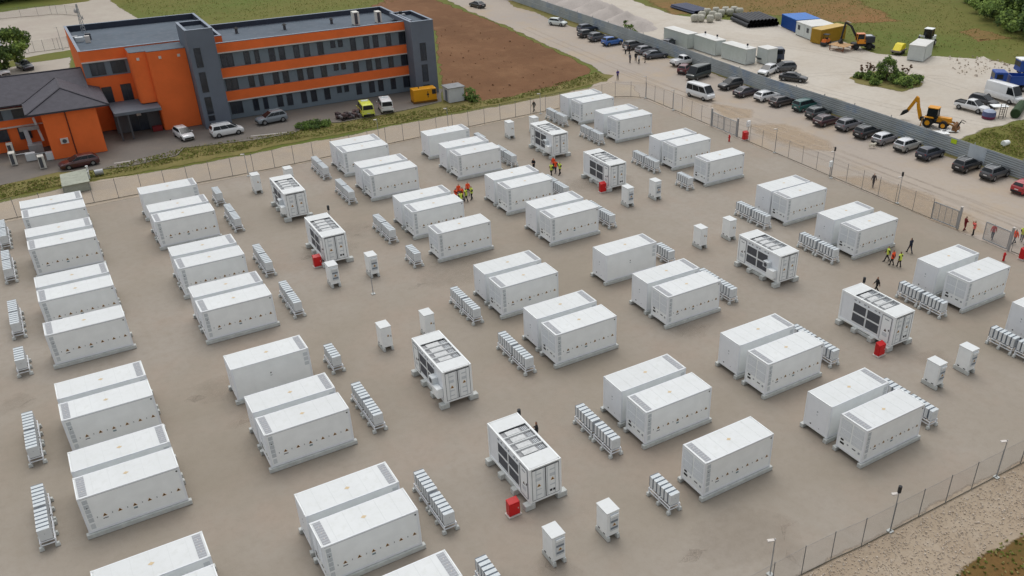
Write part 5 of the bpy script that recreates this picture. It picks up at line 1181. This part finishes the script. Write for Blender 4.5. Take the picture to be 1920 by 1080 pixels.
for i, (x, y) in enumerate(((1620, 145), (1629, 143), (1697, 146))):
    p = at(x, y); t = thing('dry_plant', ['dry brown stalk plant at the left of the island, outer one', 'dry brown stalk plant at the left of the island, inner one', 'dry brown stalk plant at the right of the island'][i], 'plant', p, 0, 'dry plants')
    q = MB(); DRY = pm('dry_brown', c(96, 74, 56), .9); rr = random.Random(i)
    for k in range(14):
        a = rr.uniform(0, 6.3); e_ = Vector((math.cos(a)*.8, math.sin(a)*.8, rr.uniform(1.2, 2.2))); q.cyl((0, 0, 0), e_, .03, DRY, 4, .015); q.box(e_, (.25, .25, .18), DRY)
    q.build('stalks', t)
for i, (x, y, r) in enumerate(((1174, 61, .8), (1183, 66, .7), (1190, 70, .6))): tree(at(x, y), r, 2.6-.5*i, ['thin shrub against the metal wall, tallest one', 'thin shrub against the metal wall, middle one', 'thin shrub against the metal wall, lowest one'][i], 40+i, 'shrubs at the metal wall', n=350, leaf=.16, lo=.1, cat='shrub', name='shrub')
ORDT = ['leftmost', 'second', 'third', 'fourth', 'fifth', 'sixth', 'seventh', 'eighth', 'ninth', 'tenth', 'eleventh', 'twelfth', 'thirteenth', 'fourteenth']
wood = [(1852, 22), (1872, 34), (1895, 46), (1915, 58), (1868, 8), (1892, 16), (1915, 28), (1936, 44), (1850, -10), (1880, -12), (1912, -4), (1940, 14), (1932, 68), (1834, 6)]
for i, (x, y) in enumerate(wood): tree(at(x, y), 4.2+(i*7 % 5)*.35, 4.6+(i*5 % 4)*.6, 'leafy tree of the upper right wood, %s one counted from the front left' % ORDT[i], 60+i, 'trees of the upper right wood', n=3000, leaf=.3, lo=.05)
dk = [(-20, 3), (30, -4), (80, -8), (130, -16), (180, -22), (240, -30), (-60, 8)]
for i, (x, y) in enumerate(dk): tree(at(x, y), 7, 9, 'dark tree at the top left beyond the paved yard, %s one' % ORDT[i], 90+i, 'dark trees at the top left', mats=LD, n=2600, leaf=.5, lo=.02)
for i, (x, y) in enumerate(((880, 186), (890, 190), (568, 240), (590, 238), (610, 236))):
    tree(at(x, y), [1.3, 1.0, 1.2, 1.3, 1.2][i], [1.7, 1.1, .7, .8, .6][i], ['green shrub right of the pale concrete hut', 'small shrub at the corner of the soil field', 'left end of the low round hedge by the forecourt', 'middle of the low round hedge by the forecourt', 'right end of the low round hedge by the forecourt'][i], 120+i, 'low shrubs near the building', n=900, leaf=.12, lo=.02, cat='shrub', name='shrub', mats=[LA[1], LA[1], LA[2]])
def tufts(name, polys, n, h, seed, mats, zone_px=True, wid=.1):
    """countless grass tufts as one mesh"""
    rnd = random.Random(seed); q = MB()
    for poly, k in zip(polys, n):
        P = [at(*v) for v in poly] if zone_px else [Vector((*v, 0)) for v in poly]
        from mathutils.geometry import tessellate_polygon
        T = tessellate_polygon([P]); ar = [((P[b_]-P[a_]).cross(P[c_]-P[a_])).length/2 for a_, b_, c_ in T]; tot = sum(ar)
        for i in range(k):
            r_ = rnd.uniform(0, tot); j = 0
            while r_ > ar[j] and j < len(ar)-1: r_ -= ar[j]; j += 1
            a_, b_, c_ = T[j]; u, v = rnd.random(), rnd.random()
            if u+v > 1: u, v = 1-u, 1-v
            p = P[a_]+(P[b_]-P[a_])*u+(P[c_]-P[a_])*v
            if mn.noise(p*.35)+rnd.uniform(-.5, .5) < -.12: continue
            hh = h*rnd.uniform(.4, 1.3); m = rnd.choice(mats)
            for s in range(3):
                a = rnd.uniform(0, 6.3); d = Vector((math.cos(a), math.sin(a), 0))*wid*rnd.uniform(.7, 1.6); tip = p+Vector((rnd.uniform(-.1, .1), rnd.uniform(-.1, .1), hh))
                q.tri(p-d, p+d, tip, m)
    me = bpy.data.meshes.new(name); me.from_pydata(q.v, [], q.f)
    for m in q.ms: me.materials.append(m)
    me.polygons.foreach_set('material_index', q.m); o = bpy.data.objects.new(name, me); COL.objects.link(o); tag(o, 'short rough grass on verges and meadow', 'grass', kind='stuff'); return o
GRM = [leafm('grass_a', c(136, 140, 74)), leafm('grass_b', c(118, 130, 60)), leafm('grass_c', c(160, 150, 100))]
tufts('grass', [[(0, 372), (170, 335), (345, 300), (480, 276), (550, 262), (550, 246), (345, 277), (170, 322), (0, 348)], [(550, 262), (750, 230), (880, 204), (1140, 150), (1118, 136), (960, 180), (880, 194), (750, 212), (590, 236), (550, 246)],
 [(1250, 6), (1440, 26), (1540, 45), (1600, 70), (1640, 94), (1757, 98), (1850, 100), (1920, 112), (1920, 60), (1840, 60), (1780, 0), (1400, -10)], [(1805, 264), (1850, 245), (1920, 228), (1920, 298), (1863, 280)], [(225, 14), (300, 34), (420, 40), (720, 8), (760, -4), (230, -10)], [(1790, 1080), (1860, 1026), (1920, 996), (1920, 1080)]],
 [4000, 4000, 4500, 2000, 2500, 110], .13, 5, GRM)
# loose stones on the gravel bank
def stones(name, poly, n, s0, s1, seed, mat, world=True, label=''):
    rnd = random.Random(seed); q = MB()
    xs = [v[0] for v in poly]; ys = [v[1] for v in poly]
    k = 0
    while k < n:
        x, y = rnd.uniform(min(xs), max(xs)), rnd.uniform(min(ys), max(ys))
        ins = False; j = len(poly)-1
        for i in range(len(poly)):
            if (poly[i][1] > y) != (poly[j][1] > y) and x < (poly[j][0]-poly[i][0])*(y-poly[i][1])/(poly[j][1]-poly[i][1])+poly[i][0]: ins = not ins
            j = i
        if not ins: continue
        k += 1; s = rnd.uniform(s0, s1)*(1 if rnd.random() < .9 else 1.8)
        q.box((x, y, s*.2), (s, s*rnd.uniform(.6, 1), s*.6), rnd.choice(mat), rz=rnd.uniform(0, 3), top=(.6, .6))
    o = q.build(name); tag(o, label, 'stones', kind='stuff'); return o
STM = [pm('stone_a', c(196, 184, 170), .9), pm('stone_b', c(176, 162, 146), .9), pm('stone_c', c(150, 136, 120), .9)]
bank = [tuple(at(*v).xy) for v in ((1500, 1085), (1560, 1055), (1700, 985), (1860, 905), (1940, 862), (1940, 975), (1890, 1005), (1850, 1028), (1790, 1090))]
stones('loose_stones', bank, 2200, .03, .09, 8, STM[:2], label='coarse loose stones on the gravel bank')
soil = [tuple(at(*v).xy) for v in ((830, 150), (820, 60), (860, 40), (1000, 90), (1100, 130), (1010, 165), (900, 185))]
stones('soil_clods', soil, 90, .08, .26, 9, [pm('clod_a', c(150, 116, 88), .95), pm('clod_b', c(128, 92, 64), .95)], label='clods lying on the brown soil field')
yd = [tuple(at(*v).xy) for v in ((1760, 104), (1850, 106), (1910, 122), (1880, 150), (1800, 140))]
stones('yard_rubble', yd, 130, .08, .3, 10, STM, label='rubble at the back of the pale yard')
# ------------------------------------------------------------------ people
def pose_mesh(kind):
    """skeleton facing +X; returns evaluated mesh of one continuous body"""
    st, arm = kind
    J = {'pelvis': (0, 0, .95), 'belly': (0, 0, 1.1), 'chest': (.01, 0, 1.32), 'neck': (.01, 0, 1.48), 'chin': (.03, 0, 1.56), 'head': (.03, 0, 1.66), 'crown': (.02, 0, 1.735), 'nose': (.115, 0, 1.63)}
    rad = {'pelvis': .135, 'belly': .125, 'chest': .15, 'neck': .055, 'chin': .07, 'head': .088, 'crown': .06, 'nose': .014}
    E_ = [('pelvis', 'belly'), ('belly', 'chest'), ('chest', 'neck'), ('neck', 'chin'), ('chin', 'head'), ('head', 'crown'), ('head', 'nose')]
    def add(n, p, r, par): J[n] = p; rad[n] = r; E_.append((par, n))
    for s, sy in (('l', 1), ('r', -1)):
        stride = {'stand': .03*sy, 'walk': .28*sy, 'step': .16*sy}[st]
        kx = stride*.5+(.1 if st != 'stand' and sy < 0 else .03)
        add('hip'+s, (0, .09*sy, .9), .095, 'pelvis'); add('knee'+s, (kx, .1*sy, .5), .06, 'hip'+s); add('ankle'+s, (stride, .1*sy, .09+(.05 if stride < -.1 else 0)), .042, 'knee'+s); add('toe'+s, (stride+.17, .12*sy, .04), .035, 'ankle'+s); add('heel'+s, (stride-.05, .1*sy, .04), .035, 'ankle'+s)
        add('shoulder'+s, (0, .175*sy, 1.42), .062, 'chest')
        sw = -stride*.7
        if arm == 'down': el, wr = (sw*.5-.02, .23*sy, 1.15), (sw+.04, .24*sy, .92)
        elif arm == 'bent': el, wr = (.02, .24*sy, 1.16), (.24, .14*sy, 1.14)
        elif arm == 'up': el, wr = (.14, .22*sy, 1.25), (.26, .09*sy, 1.52)
        else: el, wr = (-.08, .23*sy, 1.15), (-.16, .08*sy, .98)
        add('elbow'+s, el, .046, 'shoulder'+s); add('wrist'+s, wr, .03, 'elbow'+s)
        d = (Vector(wr)-Vector(el)).normalized(); pw = Vector(wr)+d*.08; add('palm'+s, tuple(pw), .034, 'wrist'+s)
        side = d.cross(Vector((0, 1, 0))).normalized()
        for k in range(4): add('finger%d%s' % (k, s), tuple(pw+d*(.075+.012*(k in (1, 2)))+side*(k-1.5)*.022), .009, 'palm'+s)
        add('thumb'+s, tuple(pw+side*.055+d*.02), .011, 'wrist'+s)
    names = list(J); me = bpy.data.meshes.new('sk'); me.from_pydata([J[n] for n in names], [(names.index(a), names.index(b_)) for a, b_ in E_], [])
    o = bpy.data.objects.new('sk', me); COL.objects.link(o)
    m = o.modifiers.new('s', 'SKIN'); m.use_smooth_shade = True
    for i, n in enumerate(names):
        v = me.skin_vertices[0].data[i]; r_ = rad[n]; v.radius = (r_, r_); v.use_root = (n == 'pelvis')
        if n in ('chest', 'belly', 'pelvis'): v.radius = (r_*1.15, r_*.85)
    s2 = o.modifiers.new('u', 'SUBSURF'); s2.levels = 1; s2.render_levels = 1
    dg = bpy.context.evaluated_depsgraph_get(); ev = o.evaluated_get(dg); out = bpy.data.meshes.new_from_object(ev)
    bpy.data.objects.remove(o)
    seg = [(a, b_) for a, b_ in E_]
    lab = []
    for f in out.polygons:
        best = None
        for a, b_ in seg:
            A_, B_ = Vector(J[a]), Vector(J[b_]); ab = B_-A_; t_ = max(0, min(1, (f.center-A_).dot(ab)/ab.length_squared)); d_ = (A_+ab*t_-f.center).length/max(.02, rad[a]*(1-t_)+rad[b_]*t_)
            if best is None or d_ < best[0]: best = (d_, a, b_)
        a, b_ = best[1], best[2]; k = b_.rstrip('lr') if b_ not in ('belly',) else b_
        if b_ in ('chin', 'head', 'crown', 'nose'): lab.append('head')
        elif b_ == 'neck': lab.append('neck' if f.center.z > 1.47 else 'torso')
        elif b_ in ('belly', 'chest'): lab.append('torso')
        elif b_[:-1] in ('hip', 'knee'): lab.append('leg')
        elif b_[:-1] == 'ankle': lab.append('leg' if f.center.z > .13 else 'foot')
        elif b_[:-1] in ('toe', 'heel'): lab.append('foot')
        elif b_[:-1] in ('shoulder', 'elbow', 'wrist'): lab.append('arm')
        else: lab.append('hand')
    return out, lab
POSES = {}
def shell(src, lab, pick, off, mat, name, parent):
    key = (src.name, name); vs = {}; V_ = []; Fc = []
    for f, l_ in zip(src.polygons, lab):
        if not pick(l_, f): continue
        q = []
        for vi in f.vertices:
            if vi not in vs: vs[vi] = len(V_); v = src.vertices[vi]; V_.append(tuple(v.co+v.normal*off))
            q.append(vs[vi])
        Fc.append(q)
    me = bpy.data.meshes.new(name); me.from_pydata(V_, [], Fc); me.materials.append(mat)
    for p_ in me.polygons: p_.use_smooth = True
    o = bpy.data.objects.new(name, me); COL.objects.link(o); o.parent = parent; return o
SKIN = pm('skin', c(186, 138, 112), .6)
CL = lambda nm, col: pm('cloth_'+nm, col, .85, var=.1, scale=8)
cDK, cNV, cOR, cYE, cWH, cOL, cBL, cMR, cGY, cRD, cPK = CL('black', c(30, 30, 34)), CL('navy', c(32, 40, 58)), CL('orange', c(238, 84, 40)), CL('lime', c(206, 224, 90)), CL('white', c(214, 212, 212)), CL('olive', c(56, 56, 44)), CL('blue', c(70, 62, 128)), CL('maroon', c(110, 30, 34)), CL('grey', c(96, 96, 104)), CL('red', c(196, 52, 50)), CL('pink', c(226, 110, 100))
HAIR = pm('hair_dark', c(38, 30, 26), .9)
def person(px, py, head, label, top, legs, pose=('stand', 'down'), vest=None, group='people on the site', world=None, hair=HAIR):
    if pose not in POSES: POSES[pose] = pose_mesh(pose)
    src, lab = POSES[pose]
    p = world or at(px, py); t = thing('person', label, 'person', (p[0], p[1], 0), R(head), group)
    me = src; o = bpy.data.objects.new('body', me); COL.objects.link(o); o.parent = t
    if not me.materials: me.materials.append(SKIN)
    shell(src, lab, lambda l_, f: l_ in ('torso', 'arm') or (l_ == 'leg' and f.center.z > .86), .018, top, 'jacket', t)
    shell(src, lab, lambda l_, f: l_ == 'leg', .012, legs, 'trousers', t)
    shell(src, lab, lambda l_, f: l_ == 'foot', .012, BLACK, 'shoes', t)
    shell(src, lab, lambda l_, f: l_ == 'head' and (f.center.z > 1.69 or f.center.x < -.01), .012, hair, 'hair', t)
    if vest: shell(src, lab, lambda l_, f: l_ == 'torso' or (l_ == 'arm' and f.center.z > 1.36) or (l_ == 'leg' and f.center.z > .84), .035, vest, 'safety_vest', t)
    q = MB()
    for s in (-1, 1): q.box((.112, s*.033, 1.665), (.012, .022, .012), BLACK)
    q.build('eyes', t)
    return t
person(1001.5, 209, 200, 'person in olive jacket walking outside the back fence', cOL, cOL, ('walk', 'down'))
person(1158, 149.5, 250, 'person in violet blue jacket standing on the track corner', cBL, cNV, ('stand', 'bent'))
person(1001, 321, 210, 'person in black behind the container beside the orange group', cDK, cDK, ('step', 'bent'))
person(1038, 318, 200, 'person in orange vest at the back of the small walking group', cRD, cDK, ('walk', 'down'), cOR)
person(1042, 324, 210, 'person in orange vest in the middle of the small walking group', cDK, cNV, ('walk', 'down'), cOR)
person(1034, 330, 210, 'person in lime vest half hidden by the container roof', cDK, cDK, ('walk', 'bent'), cYE)
person(1050, 327.5, 200, 'person in lime vest striding at the right of the small group', cDK, cDK, ('walk', 'bent'), cYE)
person(861, 370, 260, 'person in orange jacket at the back left of the huddle', cOR, cDK, ('stand', 'down'))
person(878, 366, 250, 'tall person in orange jacket at the back right of the huddle', cOR, cNV, ('step', 'down'))
person(855.5, 379, 20, 'person in orange vest at the far left of the huddle', cMR, cDK, ('stand', 'bent'), cOR)
person(867.5, 376, 300, 'person in orange vest in the centre of the huddle', cDK, cDK, ('stand', 'bent'), cOR)
person(874.5, 378.5, 110, 'person in lime vest in the centre front of the huddle', cDK, cDK, ('step', 'down'), cYE)
person(865, 385, 90, 'person in lime vest half hidden behind the container corner', cDK, cDK, ('stand', 'down'), cYE)
person(885, 374, 190, 'person in lime vest standing alone at the right of the huddle', cDK, cDK, ('step', 'bent'), cYE)
person(1662.5, 490, 140, 'person in lime vest at the left of the walking trio', cDK, cDK, ('walk', 'down'), cYE)
person(1671.5, 498, 100, 'person in orange vest in the middle of the walking trio', cMR, cDK, ('step', 'back'), cOR)
person(1685, 501, 80, 'person in lime vest at the right of the walking trio', cDK, cDK, ('step', 'down'), cYE)
person(1705, 474.5, 80, 'person in dark blue suit walking beside the trio', cNV, cNV, ('walk', 'down'))
person(1642, 549, 150, 'person in black coat behind the right aisle inverter container', cDK, cDK, ('walk', 'down'))
person(1007, 826, 150, 'person in black behind the nearest left aisle inverter container', cDK, cDK, ('stand', 'bent'))
person(1636.5, 350, 200, 'person in dark clothes walking outside the right fence', CL('dark_brown', c(56, 42, 42)), CL('dark_brown', c(56, 42, 42)), ('walk', 'down'))
person(1807, 433, 340, 'person in maroon overalls with a lime scarf in the gateway', cMR, cMR, ('step', 'bent'))
person(1824, 441.5, 120, 'person in orange vest taking a picture in the gateway', cDK, cDK, ('stand', 'up'), cPK)
person(1859.5, 448, 200, 'person in red jacket behind the right gate leaf', cRD, cNV, ('walk', 'down'))
person(1900.5, 457.5, 160, 'person in bright orange vest right of the gate post', cOR, cGY, ('walk', 'down'), cOR)
person(1914.5, 452, 200, 'person in lime vest at the right photo edge', cDK, cGY, ('step', 'bent'), cYE)
person(1921, 461, 200, 'person in pink vest cut by the right photo edge', cGY, cGY, ('walk', 'down'), cPK)
person(1173, 101, 190, 'person in white shirt beside the dark grey suv', cWH, cDK, ('stand', 'down'))
person(1180, 101, 190, 'person in black beside the person in white shirt', cDK, cDK, ('stand', 'down'))
person(1181, 118, 10, 'thin person in pale top and black trousers on the track', cGY, cDK, ('stand', 'down'))
person(1192, 115.5, 60, 'person in dark jacket left of the white jacket', cDK, cNV, ('step', 'down'))
person(1198, 119.5, 100, 'person in white jacket standing before the slate sedan', cWH, cDK, ('stand', 'bent'))
person(1209.5, 117.5, 150, 'person in dark clothes close to the slate sedan', cDK, cDK, ('stand', 'down'))
# ------------------------------------------------------------------ dog
p = at(1635, 277); t = thing('dog', 'small white dog standing behind the silver grey car', 'dog', p, R(-25)); sk = bpy.data.meshes.new('dog'); 
DJ = [(-.28, 0, .38), (-.1, 0, .39), (.15, 0, .38), (.3, 0, .42), (.4, 0, .5), (.5, 0, .47), (-.38, 0, .46), (-.5, 0, .5)]; DE = [(0, 1), (1, 2), (2, 3), (3, 4), (4, 5), (0, 6), (6, 7)]; DR = [.1, .1, .13, .09, .08, .035, .03, .015]
for sx, par in ((.2, 2), (-.27, 0)):
    for sy in (-1, 1):
        k = len(DJ); DJ += [(sx, sy*.08, .28), (sx+(.02 if sx > 0 else -.06), sy*.08, .16), (sx+.01, sy*.08, .03)]; DR += [.05, .03, .025]; DE += [(par, k), (k, k+1), (k+1, k+2)]
for sy in (-1, 1): DJ.append((.38, sy*.07, .58)); DR.append(.02); DE.append((4, len(DJ)-1))
sk.from_pydata(DJ, DE, []); o = bpy.data.objects.new('dogsk', sk); COL.objects.link(o); m = o.modifiers.new('s', 'SKIN'); m.use_smooth_shade = True
for i, r_ in enumerate(DR): v = sk.skin_vertices[0].data[i]; v.radius = (r_*1.4, r_*1.4); v.use_root = (i == 1)
s2 = o.modifiers.new('u', 'SUBSURF'); s2.render_levels = 1
me = bpy.data.meshes.new_from_object(o.evaluated_get(bpy.context.evaluated_depsgraph_get())); bpy.data.objects.remove(o); me.materials.append(pm('dog_fur', c(206, 200, 184), .9, var=.1, scale=6))
o = bpy.data.objects.new('body', me); COL.objects.link(o); o.parent = t; o.scale = (1.2, 1.2, 1.2)
